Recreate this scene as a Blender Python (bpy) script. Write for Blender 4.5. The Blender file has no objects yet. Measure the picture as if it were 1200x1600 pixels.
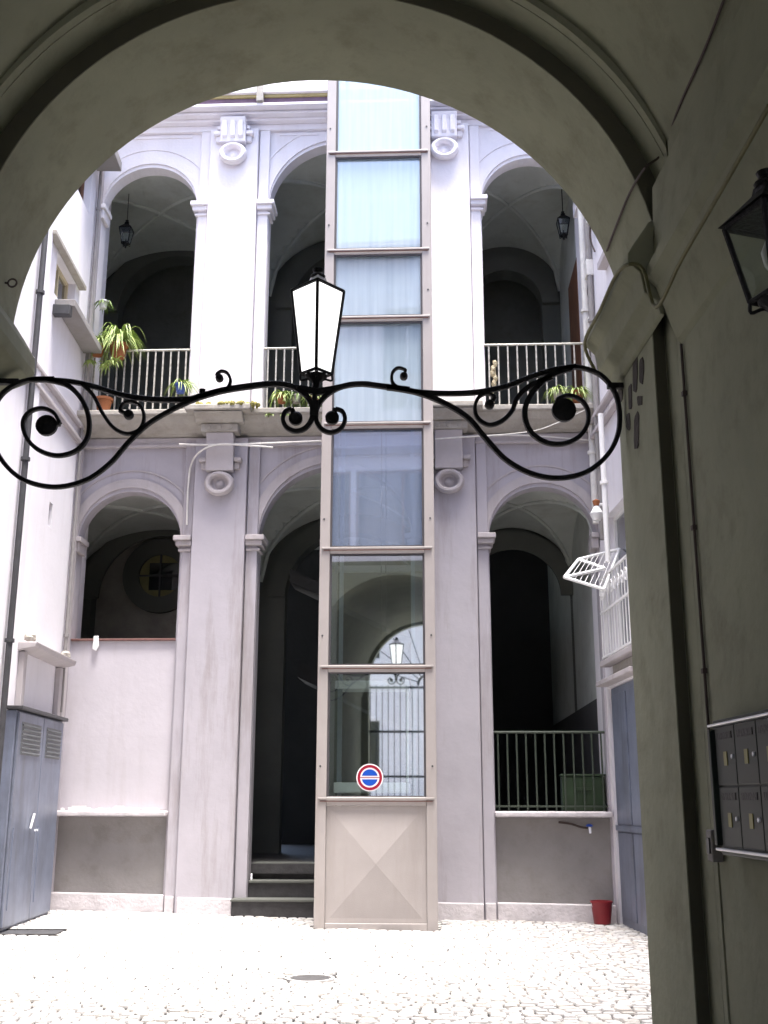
import bpy, bmesh, math, random
from mathutils import Vector, Matrix
R = math.radians
rnd = random.Random(7)
S = bpy.context.scene
COL = S.collection

# ------------------------------------------------------------------ camera, sky, sun, exposure
YAW, PITCH, ROLL, EYE, FPX = R(-1.45), R(14.66), R(0.1), 1.4, 1720.0
cam = bpy.data.cameras.new('camera'); camo = bpy.data.objects.new('camera', cam); COL.objects.link(camo)
fw = Vector((math.sin(-YAW)*math.cos(PITCH), math.cos(YAW)*math.cos(PITCH), math.sin(PITCH)))
rt = Vector((math.cos(YAW), math.sin(YAW), 0)); up = rt.cross(fw)
r2 = rt*math.cos(ROLL)+up*math.sin(ROLL); u2 = -rt*math.sin(ROLL)+up*math.cos(ROLL)
m = Matrix((r2, u2, -fw)).transposed().to_4x4(); m.translation = Vector((0, 0, EYE))
camo.matrix_world = m
cam.sensor_fit = 'VERTICAL'; cam.sensor_height = 32.0; cam.lens = 32.0*FPX/1600.0
cam.clip_start = 0.05; cam.clip_end = 500
S.camera = camo

SUN_EL, SUN_AZ = R(80), R(150)         # azimuth clockwise from +Y: high, from the right and behind the camera
world = bpy.data.worlds.new('World'); S.world = world; world.use_nodes = True
wn = world.node_tree.nodes; wn.clear()
wo = wn.new('ShaderNodeOutputWorld'); wb = wn.new('ShaderNodeBackground'); sk = wn.new('ShaderNodeTexSky')
sk.sky_type = 'NISHITA'; sk.sun_disc = False; sk.sun_elevation = SUN_EL; sk.sun_rotation = SUN_AZ
sk.air_density = 1.0; sk.dust_density = 4.0; sk.ozone_density = 1.0
wb.inputs['Strength'].default_value = 0.15
world.node_tree.links.new(sk.outputs[0], wb.inputs[0]); world.node_tree.links.new(wb.outputs[0], wo.inputs[0])
sl = bpy.data.lights.new('sun', 'SUN'); sl.energy = 3.2; sl.angle = R(24); sl.color = (1.0, 0.97, 0.93)
so = bpy.data.objects.new('sun', sl); COL.objects.link(so)
so.rotation_euler = Vector((math.sin(SUN_AZ)*math.cos(SUN_EL), math.cos(SUN_AZ)*math.cos(SUN_EL), math.sin(SUN_EL))).to_track_quat('Z', 'Y').to_euler()
S.view_settings.view_transform = 'Standard'; S.view_settings.look = 'None'
S.view_settings.exposure = 2.3; S.view_settings.gamma = 1.0; S.view_settings.use_curve_mapping = False
S.render.engine = 'CYCLES'
S.cycles.max_bounces = 10; S.cycles.diffuse_bounces = 6; S.cycles.transparent_max_bounces = 16

# ------------------------------------------------------------------ frames and picture measurement
PHI, DIST = R(4), 14.65                 # the far facade stands 14.65 m away, turned 4 degrees
U = Vector((math.cos(PHI), -math.sin(PHI), 0)); V = Vector((math.sin(PHI), math.cos(PHI), 0))
def FP(u, v, z): return Vector((0, DIST, 0)) + U*u + V*v + Vector((0, 0, z))
def ray(x, y): return fw + r2*((x-600)/FPX) - u2*((y-800)/FPX)
CAMP = Vector((0, 0, EYE))
def FA(x, y, v=0.0):                    # a measured point on the facade plane (u, z)
    d = ray(x, y); t = ((Vector((0, DIST, 0))+V*v-CAMP).dot(V))/d.dot(V); p = CAMP+d*t-Vector((0, DIST, 0))
    return p.dot(U), p.z
def WY(x, y, Y):                        # a measured point on the plane y = Y: (x, z)
    d = ray(x, y); p = CAMP+d*(Y/d.y); return p.x, p.z
def gz(x, y):                           # the paving falls to the right
    return -0.0165*(x+0.8)*min(1, max(0, (y-5.4)/7.0))

# ------------------------------------------------------------------ materials
def mat(name, col, rough=0.8, var=0.12, scale=3.0, bump=0.0, bscale=40.0, metal=0.0, col2=None, stain=0.0, streak=0.0, spec=0.5, ramp=(.3, .72)):
    m = bpy.data.materials.new(name); m.use_nodes = True; nt = m.node_tree; n = nt.nodes; L = nt.links
    b = n['Principled BSDF']; b.inputs['Roughness'].default_value = rough; b.inputs['Metallic'].default_value = metal
    b.inputs['Specular IOR Level'].default_value = spec
    tc = n.new('ShaderNodeTexCoord')
    no = n.new('ShaderNodeTexNoise'); no.inputs['Scale'].default_value = scale; no.inputs['Detail'].default_value = 8; no.inputs['Roughness'].default_value = 0.62
    L.new(tc.outputs['Object'], no.inputs['Vector'])
    rp = n.new('ShaderNodeValToRGB'); rp.color_ramp.elements[0].position = ramp[0]; rp.color_ramp.elements[1].position = ramp[1]
    c2 = col2 or tuple(c*(1-var*2) for c in col)
    rp.color_ramp.elements[0].color = (*c2, 1); rp.color_ramp.elements[1].color = (*[min(1, c*(1+var*.5)) for c in col], 1)
    L.new(no.outputs['Fac'], rp.inputs['Fac'])
    out = rp.outputs['Color']
    if stain or streak:
        mp = n.new('ShaderNodeMapping'); mp.inputs['Scale'].default_value = (2.2, 2.2, 0.25 if streak else 2.2)
        L.new(tc.outputs['Object'], mp.inputs['Vector'])
        n2 = n.new('ShaderNodeTexNoise'); n2.inputs['Scale'].default_value = 1.7; n2.inputs['Detail'].default_value = 10; n2.inputs['Roughness'].default_value = 0.7
        L.new(mp.outputs[0], n2.inputs['Vector'])
        r3 = n.new('ShaderNodeValToRGB'); r3.color_ramp.elements[0].position = 0.50; r3.color_ramp.elements[1].position = 0.74
        r3.color_ramp.elements[0].color = (0, 0, 0, 1); k = max(stain, streak); r3.color_ramp.elements[1].color = (k, k, k, 1)
        L.new(n2.outputs['Fac'], r3.inputs['Fac'])
        mx = n.new('ShaderNodeMixRGB'); mx.blend_type = 'MULTIPLY'; mx.inputs[2].default_value = (0.62, 0.57, 0.50, 1)
        L.new(r3.outputs[0], mx.inputs[0]); L.new(out, mx.inputs[1]); out = mx.outputs[0]
    L.new(out, b.inputs['Base Color'])
    if bump:
        nb = n.new('ShaderNodeTexNoise'); nb.inputs['Scale'].default_value = bscale; nb.inputs['Detail'].default_value = 6
        L.new(tc.outputs['Object'], nb.inputs['Vector'])
        bp = n.new('ShaderNodeBump'); bp.inputs['Strength'].default_value = bump; bp.inputs['Distance'].default_value = 0.02
        L.new(nb.outputs['Fac'], bp.inputs['Height']); L.new(bp.outputs[0], b.inputs['Normal'])
    return m
def glassmat(name, tint, refl, haze=0.0, hazecol=(0.6, 0.7, 0.8), rough=0.02, transl=False):
    m = bpy.data.materials.new(name); m.use_nodes = True; nt = m.node_tree; n = nt.nodes; L = nt.links; n.clear()
    o = n.new('ShaderNodeOutputMaterial'); tr = n.new('ShaderNodeBsdfTransparent'); tr.inputs[0].default_value = (*tint, 1)
    gl = n.new('ShaderNodeBsdfGlossy'); gl.inputs['Roughness'].default_value = rough; gl.inputs[0].default_value = (0.95, 0.97, 1, 1)
    df = n.new('ShaderNodeBsdfTranslucent' if transl else 'ShaderNodeBsdfDiffuse'); df.inputs[0].default_value = (*hazecol, 1)
    tc = n.new('ShaderNodeTexCoord'); mp = n.new('ShaderNodeMapping'); mp.inputs['Scale'].default_value = (9, 9, 0.35)
    no = n.new('ShaderNodeTexNoise'); no.inputs['Scale'].default_value = 1.6; no.inputs['Detail'].default_value = 7
    L.new(tc.outputs['Object'], mp.inputs[0]); L.new(mp.outputs[0], no.inputs['Vector'])
    mr = n.new('ShaderNodeMapRange'); mr.inputs[1].default_value = .3; mr.inputs[2].default_value = .7
    mr.inputs[3].default_value = haze*0.85; mr.inputs[4].default_value = min(1, haze*1.15); L.new(no.outputs['Fac'], mr.inputs[0])
    m1 = n.new('ShaderNodeMixShader'); L.new(mr.outputs[0], m1.inputs[0]); L.new(tr.outputs[0], m1.inputs[1]); L.new(df.outputs[0], m1.inputs[2])
    lw = n.new('ShaderNodeLayerWeight'); lw.inputs[0].default_value = .5; pw = n.new('ShaderNodeMath'); pw.operation = 'POWER'; pw.inputs[1].default_value = 4
    L.new(lw.outputs['Facing'], pw.inputs[0]); fr = n.new('ShaderNodeMath'); fr.operation = 'MULTIPLY_ADD'; fr.inputs[1].default_value = .9; fr.inputs[2].default_value = .04; L.new(pw.outputs[0], fr.inputs[0])
    ad = n.new('ShaderNodeMath'); ad.operation = 'ADD'; ad.use_clamp = True; ad.inputs[1].default_value = refl; L.new(fr.outputs[0], ad.inputs[0])
    m2 = n.new('ShaderNodeMixShader'); L.new(ad.outputs[0], m2.inputs[0]); L.new(m1.outputs[0], m2.inputs[1]); L.new(gl.outputs[0], m2.inputs[2])
    if transl:      # glow added so the lantern panes come out white
        em = n.new('ShaderNodeEmission'); em.inputs[0].default_value = (1, .99, .97, 1); em.inputs[1].default_value = .24
        aa = n.new('ShaderNodeAddShader'); L.new(m2.outputs[0], aa.inputs[0]); L.new(em.outputs[0], aa.inputs[1]); L.new(aa.outputs[0], o.inputs[0])
    else: L.new(m2.outputs[0], o.inputs[0])
    return m

M = {}
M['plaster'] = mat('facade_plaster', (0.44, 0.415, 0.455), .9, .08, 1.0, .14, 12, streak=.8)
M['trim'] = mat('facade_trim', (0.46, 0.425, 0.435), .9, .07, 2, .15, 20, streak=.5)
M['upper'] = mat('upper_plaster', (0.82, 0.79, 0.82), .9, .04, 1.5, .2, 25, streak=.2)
M['stone'] = mat('weathered_stone', (0.40, 0.375, 0.335), .9, .12, 4, .4, 30, stain=.6)
M['infill'] = mat('grey_infill', (0.27, 0.255, 0.25), .9, .08, 2, .3, 20, stain=.4)
M['plinth'] = mat('plinth_stone', (0.62, 0.58, 0.60), .85, .12, 6, .4, 25)
M['parapet'] = mat('parapet_plaster', (0.53, 0.50, 0.54), .9, .05, 1, .12, 12, streak=.3)
M['white'] = mat('white_wall', (0.76, 0.74, 0.78), .9, .04, 1, .12, 12, streak=.2)
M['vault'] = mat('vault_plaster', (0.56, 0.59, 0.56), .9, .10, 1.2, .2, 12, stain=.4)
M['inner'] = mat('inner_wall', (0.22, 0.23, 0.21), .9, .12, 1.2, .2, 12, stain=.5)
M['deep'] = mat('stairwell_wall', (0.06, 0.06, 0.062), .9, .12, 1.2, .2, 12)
M['passage'] = mat('passage_plaster', (0.235, 0.242, 0.168), .92, .10, 1.3, .45, 10, stain=.7)
M['passage_shade'] = mat('passage_shade_band', (0.075, 0.072, 0.048), .92, .1, 1.6, .3, 14)  # carries the step face's shade in its colour
M['patch'] = mat('bare_mortar', (0.04, 0.032, 0.028), .95, .2, 9, .6, 40)
M['iron'] = mat('wrought_iron', (0.012, 0.012, 0.014), .55, .2, 12, .35, 60, metal=.3, spec=.25)
M['lift'] = mat('lift_paint', (0.345, 0.315, 0.305), .45, .05, 2, .06, 90, metal=.1, streak=.3)
M['liftdark'] = mat('lift_gasket', (0.05, 0.045, 0.05), .6, .1, 5)
M['rail_metal'] = mat('guide_rail_metal', (0.42, 0.46, 0.50), .35, .1, 4, metal=.6)
M['cabin'] = mat('cabin_paint', (0.85, 0.85, 0.85), .4, .05, 4)
M['rail'] = mat('painted_railing', (0.55, 0.53, 0.47), .5, .25, 18, .1, 60, metal=.2)
M['railgreen'] = mat('green_railing', (0.04, 0.055, 0.037), .5, .2, 12)
M['leaf'] = mat('leaf_green', (0.16, 0.26, 0.045), .5, .25, 9)
M['leafy'] = mat('leaf_variegated', (0.36, 0.42, 0.12), .5, .25, 14, col2=(0.14, 0.25, 0.05))
M['leafd'] = mat('leaf_dark', (0.05, 0.10, 0.025), .5, .25, 9)
M['moss'] = mat('moss', (0.30, 0.27, 0.08), .95, .3, 20, .5, 60)
M['darkred'] = mat('dark_red_edge', (0.20, 0.10, 0.09), .85, .15, 8, .1)
M['mauve'] = mat('mauve_frieze', (0.20, 0.13, 0.18), .9, .15, 5)
M['ochre'] = mat('ochre_strip', (0.50, 0.42, 0.20), .9, .15, 5)
M['rib'] = mat('grey_rib', (0.12, 0.125, 0.112), .9, .12, 1.2)
M['terra'] = mat('terracotta', (0.36, 0.13, 0.05), .85, .15, 8, .1)
M['bluepot'] = mat('blue_glaze', (0.05, 0.09, 0.32), .3, .1, 8)
M['whitemetal'] = mat('white_metal', (0.80, 0.80, 0.80), .4, .04, 6)
M['bluegrey'] = mat('blue_grey_metal', (0.20, 0.225, 0.30), .4, .16, 2.5, .05, 30, metal=.2, streak=.9)
M['darkmetal'] = mat('dark_metal', (0.05, 0.05, 0.055), .5, .2, 6)
M['louvre'] = mat('louvre_metal', (0.13, 0.14, 0.15), .5, .1, 6)
M['red'] = mat('red_plastic', (0.22, 0.008, 0.015), .4, .08, 8)
M['green'] = mat('green_metal', (0.014, 0.035, 0.010), .5, .15, 5)
M['basalt'] = mat('dark_basalt', (0.05, 0.048, 0.05), .7, .2, 7, .3, 30)
M['cob1'] = mat('cobble_grey', (0.46, 0.445, 0.44), .75, .14, 7, .35, 35)
M['cob2'] = mat('cobble_pale', (0.50, 0.485, 0.475), .75, .12, 7, .35, 35)
M['cob3'] = mat('cobble_warm', (0.43, 0.405, 0.38), .75, .14, 7, .35, 35)
M['joint'] = mat('joint_sand', (0.50, 0.48, 0.46), .95, .1, 11, .4, 60, col2=(0.012, 0.011, 0.011), ramp=(.50, .54))
M['floor'] = mat('passage_paving', (0.16, 0.155, 0.15), .7, .2, 3, .2, 20)
M['wood'] = mat('brown_wood', (0.16, 0.07, 0.035), .6, .2, 5)
M['cream'] = mat('cream_paint', (0.60, 0.52, 0.34), .6, .1, 5)
M['yellow'] = mat('old_yellow_paint', (0.26, 0.24, 0.10), .7, .15, 5)
M['mailmetal'] = mat('mailbox_metal', (0.010, 0.018, 0.013), .5, .15, 6, metal=.2, spec=.3)
M['alu'] = mat('aluminium', (0.80, 0.80, 0.84), .35, .05, 5, metal=.3)
M['brass'] = mat('brass_plate', (0.14, 0.13, 0.02), .4, .1, 9, metal=.5)
M['yellowcable'] = mat('yellowed_cable', (0.14, 0.135, 0.055), .7, .15, 8)
M['cable'] = mat('dark_cable', (0.06, 0.04, 0.035), .7, .2, 8)
M['whitecable'] = mat('white_conduit', (0.72, 0.70, 0.66), .6, .1, 8)
M['redpaint'] = mat('sign_red', (0.26, 0.0, 0.02), .4, .02, 5)
M['bluepaint'] = mat('sign_blue', (0.0, 0.055, 0.38), .4, .02, 5)
M['whitepaint'] = mat('sign_white', (0.80, 0.80, 0.82), .4, .02, 5)
M['opal'] = glassmat('opal_lantern_glass', (0.95, 0.95, 0.97), -.04, .66, (0.98, 0.98, 0.98), .1, True)
M['pane'] = glassmat('lantern_glass', (0.93, 0.95, 0.93), 0.0, .03)
M['glass_low'] = glassmat('lift_glass_clear', (0.87, 0.93, 0.91), 0.30, .006)
M['glass_mid'] = glassmat('lift_glass_blue', (0.62, 0.74, 0.92), 0.15, .28, (0.46, 0.53, 0.66), .03)
M['glass_high'] = glassmat('lift_glass_pale', (0.76, 0.86, 0.92), 0.12, .46, (0.56, 0.66, 0.72), .03)
M['win'] = glassmat('window_glass', (0.12, 0.13, 0.14), 0.10, .02)

# ------------------------------------------------------------------ mesh builder
class MB:
    def __init__(s): s.v = []; s.f = []
    def add(s, vs, fs):
        b = len(s.v); s.v += [tuple(p) for p in vs]; s.f += [tuple(b+i for i in f) for f in fs]; return s
    def box(s, x0, x1, y0, y1, z0, z1):
        return s.add([(x0,y0,z0),(x1,y0,z0),(x1,y1,z0),(x0,y1,z0),(x0,y0,z1),(x1,y0,z1),(x1,y1,z1),(x0,y1,z1)],
                     [(0,3,2,1),(4,5,6,7),(0,1,5,4),(1,2,6,5),(2,3,7,6),(3,0,4,7)])
    def prism_xz(s, pts, y0, y1):
        n = len(pts)
        return s.add([(x, y0, z) for x, z in pts]+[(x, y1, z) for x, z in pts],
                     [tuple(range(n)), tuple(range(2*n-1, n-1, -1))]+[(i, i+n, (i+1) % n+n, (i+1) % n) for i in range(n)])
    def prism_yz(s, pts, x0, x1):
        n = len(pts)
        return s.add([(x0, y, z) for y, z in pts]+[(x1, y, z) for y, z in pts],
                     [tuple(range(n)), tuple(range(2*n-1, n-1, -1))]+[(i, i+n, (i+1) % n+n, (i+1) % n) for i in range(n)])
    def prism_xy(s, pts, z0, z1):
        n = len(pts)
        return s.add([(x, y, z0) for x, y in pts]+[(x, y, z1) for x, y in pts],
                     [tuple(range(n)), tuple(range(2*n-1, n-1, -1))]+[(i, i+n, (i+1) % n+n, (i+1) % n) for i in range(n)])
    def arch(s, c, zs, r0, top, y0, y1, x0=None, x1=None, n=28, rz=None):
        """wall over a round opening: from the arc up to the flat top"""
        rz = rz or r0
        P = [(c-r0*math.cos(math.pi*i/n), zs+rz*math.sin(math.pi*i/n)) for i in range(n+1)]
        vs = []; fs = []
        for x, z in P: vs += [(x, y0, z), (x, y0, top), (x, y1, z), (x, y1, top)]
        for i in range(n):
            a = 4*i; b = a+4
            fs += [(a, a+1, b+1, b), (a+2, b+2, b+3, a+3), (a, b, b+2, a+2), (a+1, a+3, b+3, b+1)]
        return s.add(vs, fs)
    def ring(s, c, zs, r0, r1, y0, y1, a0=0, a1=180, n=28):
        vs = []; fs = []
        for i in range(n+1):
            a = R(a0+(a1-a0)*i/n); co, si = -math.cos(a), math.sin(a)
            vs += [(c+r0*co, y0, zs+r0*si), (c+r1*co, y0, zs+r1*si), (c+r1*co, y1, zs+r1*si), (c+r0*co, y1, zs+r0*si)]
        for i in range(n):
            a = 4*i; b = a+4
            for k in range(4): fs.append((a+k, a+(k+1) % 4, b+(k+1) % 4, b+k))
        if abs(a1-a0) < 359: fs += [(0, 3, 2, 1), (4*n, 4*n+1, 4*n+2, 4*n+3)]
        return s.add(vs, fs)
    def tube(s, path, r, n=8, ry=None):
        P = [Vector(p) for p in path]; rs = r if isinstance(r, (list, tuple)) else [r]*len(P)
        vs = []; fs = []; prev = None
        for i, p in enumerate(P):
            t = (P[min(i+1, len(P)-1)]-P[max(i-1, 0)]).normalized()
            if prev is None: a = t.orthogonal().normalized()
            else:
                a = (prev-t*prev.dot(t)); a = a.normalized() if a.length > 1e-6 else t.orthogonal().normalized()
            prev = a; b = t.cross(a)
            for k in range(n):
                q = 2*math.pi*k/n; vs.append(p+a*math.cos(q)*rs[i]+b*math.sin(q)*rs[i])
        for i in range(len(P)-1):
            for k in range(n): fs.append((i*n+k, i*n+(k+1) % n, (i+1)*n+(k+1) % n, (i+1)*n+k))
        fs += [tuple(range(n-1, -1, -1)), tuple((len(P)-1)*n+k for k in range(n))]
        return s.add(vs, fs)
    def flatbar(s, pts, y, t, w):
        """a flat bar bent in the x-z plane; t = thickness per point, w = depth along y"""
        P = [Vector((x, 0, z)) for x, z in pts]; ts = t if isinstance(t, (list, tuple)) else [t]*len(P); vs = []; fs = []
        c = .25
        for i, p in enumerate(P):
            d = (P[min(i+1, len(P)-1)]-P[max(i-1, 0)]).normalized(); nn = Vector((-d.z, 0, d.x)); h = ts[i]/2
            for a, b in ((-h, -w/2*(1-c)), (-h*(1-c), -w/2), (h*(1-c), -w/2), (h, -w/2*(1-c)), (h, w/2*(1-c)), (h*(1-c), w/2), (-h*(1-c), w/2), (-h, w/2*(1-c))):
                q = p+nn*a; vs.append((q.x, y+b, q.z))
        for i in range(len(P)-1):
            for k in range(8): fs.append((i*8+k, i*8+(k+1) % 8, (i+1)*8+(k+1) % 8, (i+1)*8+k))
        fs += [tuple(range(7, -1, -1)), tuple((len(P)-1)*8+k for k in range(8))]
        return s.add(vs, fs)
    def lathe(s, prof, cx=0, cy=0, cz=0, n=20, axis='z', sq=False):
        vs = []; fs = []
        for r, h in prof:
            for k in range(n):
                q = 2*math.pi*(k+.5)/n
                a, b = r*math.cos(q), r*math.sin(q)
                vs.append((cx+a, cy+b, cz+h) if axis == 'z' else ((cx+a, cy+h, cz+b) if axis == 'y' else (cx+h, cy+a, cz+b)))
        for i in range(len(prof)-1):
            for k in range(n): fs.append((i*n+k, i*n+(k+1) % n, (i+1)*n+(k+1) % n, (i+1)*n+k))
        fs += [tuple(range(n-1, -1, -1)), tuple((len(prof)-1)*n+k for k in range(n))]
        return s.add(vs, fs)
    def blob(s, c, r, seed=0, n=8):
        rr = random.Random(seed); vs = []; fs = []
        for i in range(n+1):
            for k in range(n+2):
                a = math.pi*i/n; b = 2*math.pi*k/(n+2); q = 1+rr.uniform(-.18, .18)
                vs.append((c[0]+r[0]*q*math.sin(a)*math.cos(b), c[1]+r[1]*q*math.sin(a)*math.sin(b), c[2]+r[2]*q*math.cos(a)))
        w = n+2
        for i in range(n):
            for k in range(w): fs.append((i*w+k, i*w+(k+1) % w, (i+1)*w+(k+1) % w, (i+1)*w+k))
        return s.add(vs, fs)
    def build(s, name, m, parent=None, bev=0.0, smooth=False, org=None):
        o_ = org if org is not None else (parent.get('_o', (0, 0, 0)) if parent else (0, 0, 0))
        if parent is not None and org is None:
            p = parent
            while p is not None and '_o' not in p: p = p.parent
            o_ = p['_o'] if p is not None else (0, 0, 0)
        me = bpy.data.meshes.new(name)
        me.from_pydata([(x-o_[0], y-o_[1], z-o_[2]) for x, y, z in s.v], [], s.f)
        bm = bmesh.new(); bm.from_mesh(me); bmesh.ops.recalc_face_normals(bm, faces=bm.faces)
        bm.to_mesh(me); bm.free()
        me.materials.append(m)
        if smooth:
            for p in me.polygons: p.use_smooth = True
            try: me.set_sharp_from_angle(angle=R(40))
            except Exception: pass
        o = bpy.data.objects.new(name, me); COL.objects.link(o)
        if parent is not None: o.parent = parent
        if bev:
            b = o.modifiers.new('bevel', 'BEVEL'); b.width = bev; b.segments = 2; b.limit_method = 'ANGLE'; b.angle_limit = R(35)
        return o

def thing(name, label, cat, at=(0, 0, 0), fac=False, group=None, kind=None):
    o = bpy.data.objects.new(name, None); COL.objects.link(o); o.empty_display_size = .2
    o.location = FP(*at) if fac else Vector(at)
    if fac: o.rotation_euler = (0, 0, -PHI)
    o['label'] = label; o['category'] = cat; o['_o'] = tuple(float(a) for a in at)
    if group: o['group'] = group
    if kind: o['kind'] = kind
    return o
def solo(name, mb, m, label, cat, at=(0, 0, 0), fac=False, group=None, bev=0, smooth=False, kind=None):
    o = mb.build(name, m, None, bev, smooth, org=at)
    o.location = FP(*at) if fac else Vector(at)
    if fac: o.rotation_euler = (0, 0, -PHI)
    if label: o['label'] = label; o['category'] = cat
    if group: o['group'] = group
    if kind: o['kind'] = kind
    return o
def smoothpath(pts, n=6):
    P = [Vector(p) for p in pts]; out = []
    for i in range(len(P)-1):
        p0 = P[max(i-1, 0)]; p1 = P[i]; p2 = P[i+1]; p3 = P[min(i+2, len(P)-1)]
        for k in range(n):
            t = k/n
            out.append(0.5*((2*p1)+(p2-p0)*t+(2*p0-5*p1+4*p2-p3)*t*t+(3*p1-p0-3*p2+p3)*t**3))
    out.append(P[-1]); return out
def wall_holes(mb, axis, a0, a1, b0, b1, z0, z1, holes):
    """a wall slab with rectangular holes; axis 'y': runs along y, thickness b along x"""
    ys = sorted({a0, a1, *[h[0] for h in holes], *[h[1] for h in holes]}); zs = sorted({z0, z1, *[h[2] for h in holes], *[h[3] for h in holes]})
    for i in range(len(ys)-1):
        for j in range(len(zs)-1):
            cy, cz = (ys[i]+ys[i+1])/2, (zs[j]+zs[j+1])/2
            if any(h[0] < cy < h[1] and h[2] < cz < h[3] for h in holes): continue
            if axis == 'y': mb.box(b0, b1, ys[i], ys[i+1], zs[j], zs[j+1])
            else: mb.box(ys[i], ys[i+1], b0, b1, zs[j], zs[j+1])
    return mb

# ------------------------------------------------------------------ the ground
g = MB(); nx, ny = 12, 20
X0, X1, Y0, Y1 = -4.4, 3.7, 5.4, 15.4
gv = [(X0+(X1-X0)*i/nx, Y0+(Y1-Y0)*j/ny, gz(X0+(X1-X0)*i/nx, Y0+(Y1-Y0)*j/ny)-.017) for j in range(ny+1) for i in range(nx+1)]
g.add(gv, [(j*(nx+1)+i, j*(nx+1)+i+1, (j+1)*(nx+1)+i+1, (j+1)*(nx+1)+i) for j in range(ny) for i in range(nx)])
ground = g.build('courtyard_ground', M['joint']); ground['kind'] = 'structure'
def cobble_shape(rr, w, d):
    n = 8; ring = []
    for k in range(n):
        a = 2*math.pi*k/n+.39
        sx = math.copysign(abs(math.cos(a))**.55, math.cos(a)); sy = math.copysign(abs(math.sin(a))**.55, math.sin(a))
        ring.append((sx*w/2*rr.uniform(.90, 1.0), sy*d/2*rr.uniform(.90, 1.0)))
    h = rr.uniform(-.003, .005); t1, t2 = rr.uniform(-.05, .05)*min(1, .1/w), rr.uniform(-.05, .05)*min(1, .1/w)
    vs = [(x, y, -.045) for x, y in ring]+[(x*.985, y*.985, -.010) for x, y in ring]+[(x*.88, y*.88, h+x*t1+y*t2) for x, y in ring]+[(0, 0, h+.003)]
    fs = [(k, (k+1) % n, n+(k+1) % n, n+k) for k in range(n)]+[(n+k, n+(k+1) % n, 2*n+(k+1) % n, 2*n+k) for k in range(n)]+[(2*n+k, 2*n+(k+1) % n, 3*n) for k in range(n)]
    return vs, fs
cobs = []
y = 5.5; row = 0
while y < 14.95:
    dy = rnd.uniform(.085, .105); x = -3.95-rnd.uniform(0, .15)
    while x < 3.4:
        w = rnd.uniform(.09, .15)
        wob = .035*math.sin(x*1.9+row*.55)+.02*math.sin(x*4.7)
        cobs.append((x+w/2, y+dy/2+wob, w*.975, dy*1.0, rnd.uniform(-.09, .09))); x += w
    y += dy; row += 1
hole_pts = [(-0.35, 9.66, .20, .17), (-3.48, 12.5, .38, .26)]
def free(c):
    if any(abs(c[0]-h[0]) < h[2]+c[2]*.35 and abs(c[1]-h[1]) < h[3]+c[3]*.35 for h in hole_pts): return False
    p = Vector((c[0], c[1], 0))-Vector((0, DIST, 0)); uu, vv = p.dot(U), p.dot(V)
    if vv > -.07: return False
    if -.42 < uu < 1.12 and vv > -1.42: return False
    return True
cobs = [c for c in cobs if free(c)]
inview = sorted([c for c in cobs if c[1] > 7.75 and abs(c[0]) < .36*c[1]], key=lambda c: c[1])
near = set(id(c) for c in inview[:298])
proto = []
for k in range(10):
    vs, fs = cobble_shape(rnd, 1, 1)
    me = bpy.data.meshes.new('cobble'); me.from_pydata([(a, b, c) for a, b, c in vs], [], fs); me.materials.append(M[('cob1', 'cob2', 'cob3', 'cob1', 'cob2')[k % 5]]); proto.append(me)
rest = {0: MB(), 1: MB(), 2: MB()}
for c in cobs:
    z = gz(c[0], c[1])
    if id(c) in near:
        o = bpy.data.objects.new('cobble', proto[rnd.randrange(10)]); COL.objects.link(o); o.parent = ground
        o.location = (c[0], c[1], z); o.rotation_euler = (0, 0, c[4]+rnd.choice((0, math.pi))); o.scale = (c[2], c[3], 1)
    else:
        vs, fs = cobble_shape(rnd, c[2], c[3]); ca, sa = math.cos(c[4]), math.sin(c[4])
        rest[rnd.randrange(3)].add([(c[0]+a*ca-b*sa, c[1]+a*sa+b*ca, z+h) for a, b, h in vs], fs)
for k in rest:
    o = rest[k].build('cobbles', M[('cob1', 'cob2', 'cob3')[k]], ground); o['kind'] = 'stuff'
pf = MB(); pf.box(-2.2, 1.75, -4.2, 5.4, -.3, -.004); o = pf.build('passage_floor', M['floor']); o['kind'] = 'structure'
st = MB(); st.box(-60, 60, -60, -4.2, -.4, -.02); o = st.build('street', M['cob1']); o['kind'] = 'structure'
st = MB(); st.box(-60, 60, 20.6, 90, -.6, -.35); o = st.build('ground', M['joint']); o['kind'] = 'structure'
# manhole lid and drain
mh = thing('manhole_cover', 'small round dark manhole cover sunk in the pale cobbles', 'manhole cover', (-.35, 9.66, gz(-.35, 9.66)))
MB().lathe([(.17, -.03), (.17, -.006), (.15, -.004)], -.35, 9.66, gz(-.35, 9.66), 24).build('lid', M['basalt'], mh)
MB().ring(-.35, 0, .17, .2, 0, 1).v
rg = MB(); n = 28
vs = []; 
for k in range(n):
    a = 2*math.pi*k/n
    for r_, z_ in ((.172, -.03), (.2, -.03), (.2, .002), (.172, .002)): vs.append((-.35+r_*math.cos(a), 9.66+r_*math.sin(a), gz(-.35, 9.66)+z_))
rg.add(vs, [(4*k+j, 4*k+(j+1) % 4, 4*((k+1) % n)+(j+1) % 4, 4*((k+1) % n)+j) for k in range(n) for j in range(4)])
rg.build('rim', M['cob2'], mh)
dz = gz(-3.48, 12.5)
dr = thing('drain_cover', 'rectangular dark metal drain cover beside the blue grey cabinet', 'drain cover', (-3.48, 12.5, dz))
MB().box(-3.72, -3.12, 12.28, 12.72, dz-.04, dz-.006).build('plate', M['darkmetal'], dr)
for k in range(2): MB().box(-3.74, -3.10, 12.26+k*.46, 12.28+k*.46, dz-.04, dz+.003).build('frame', M['basalt'], dr)

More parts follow.
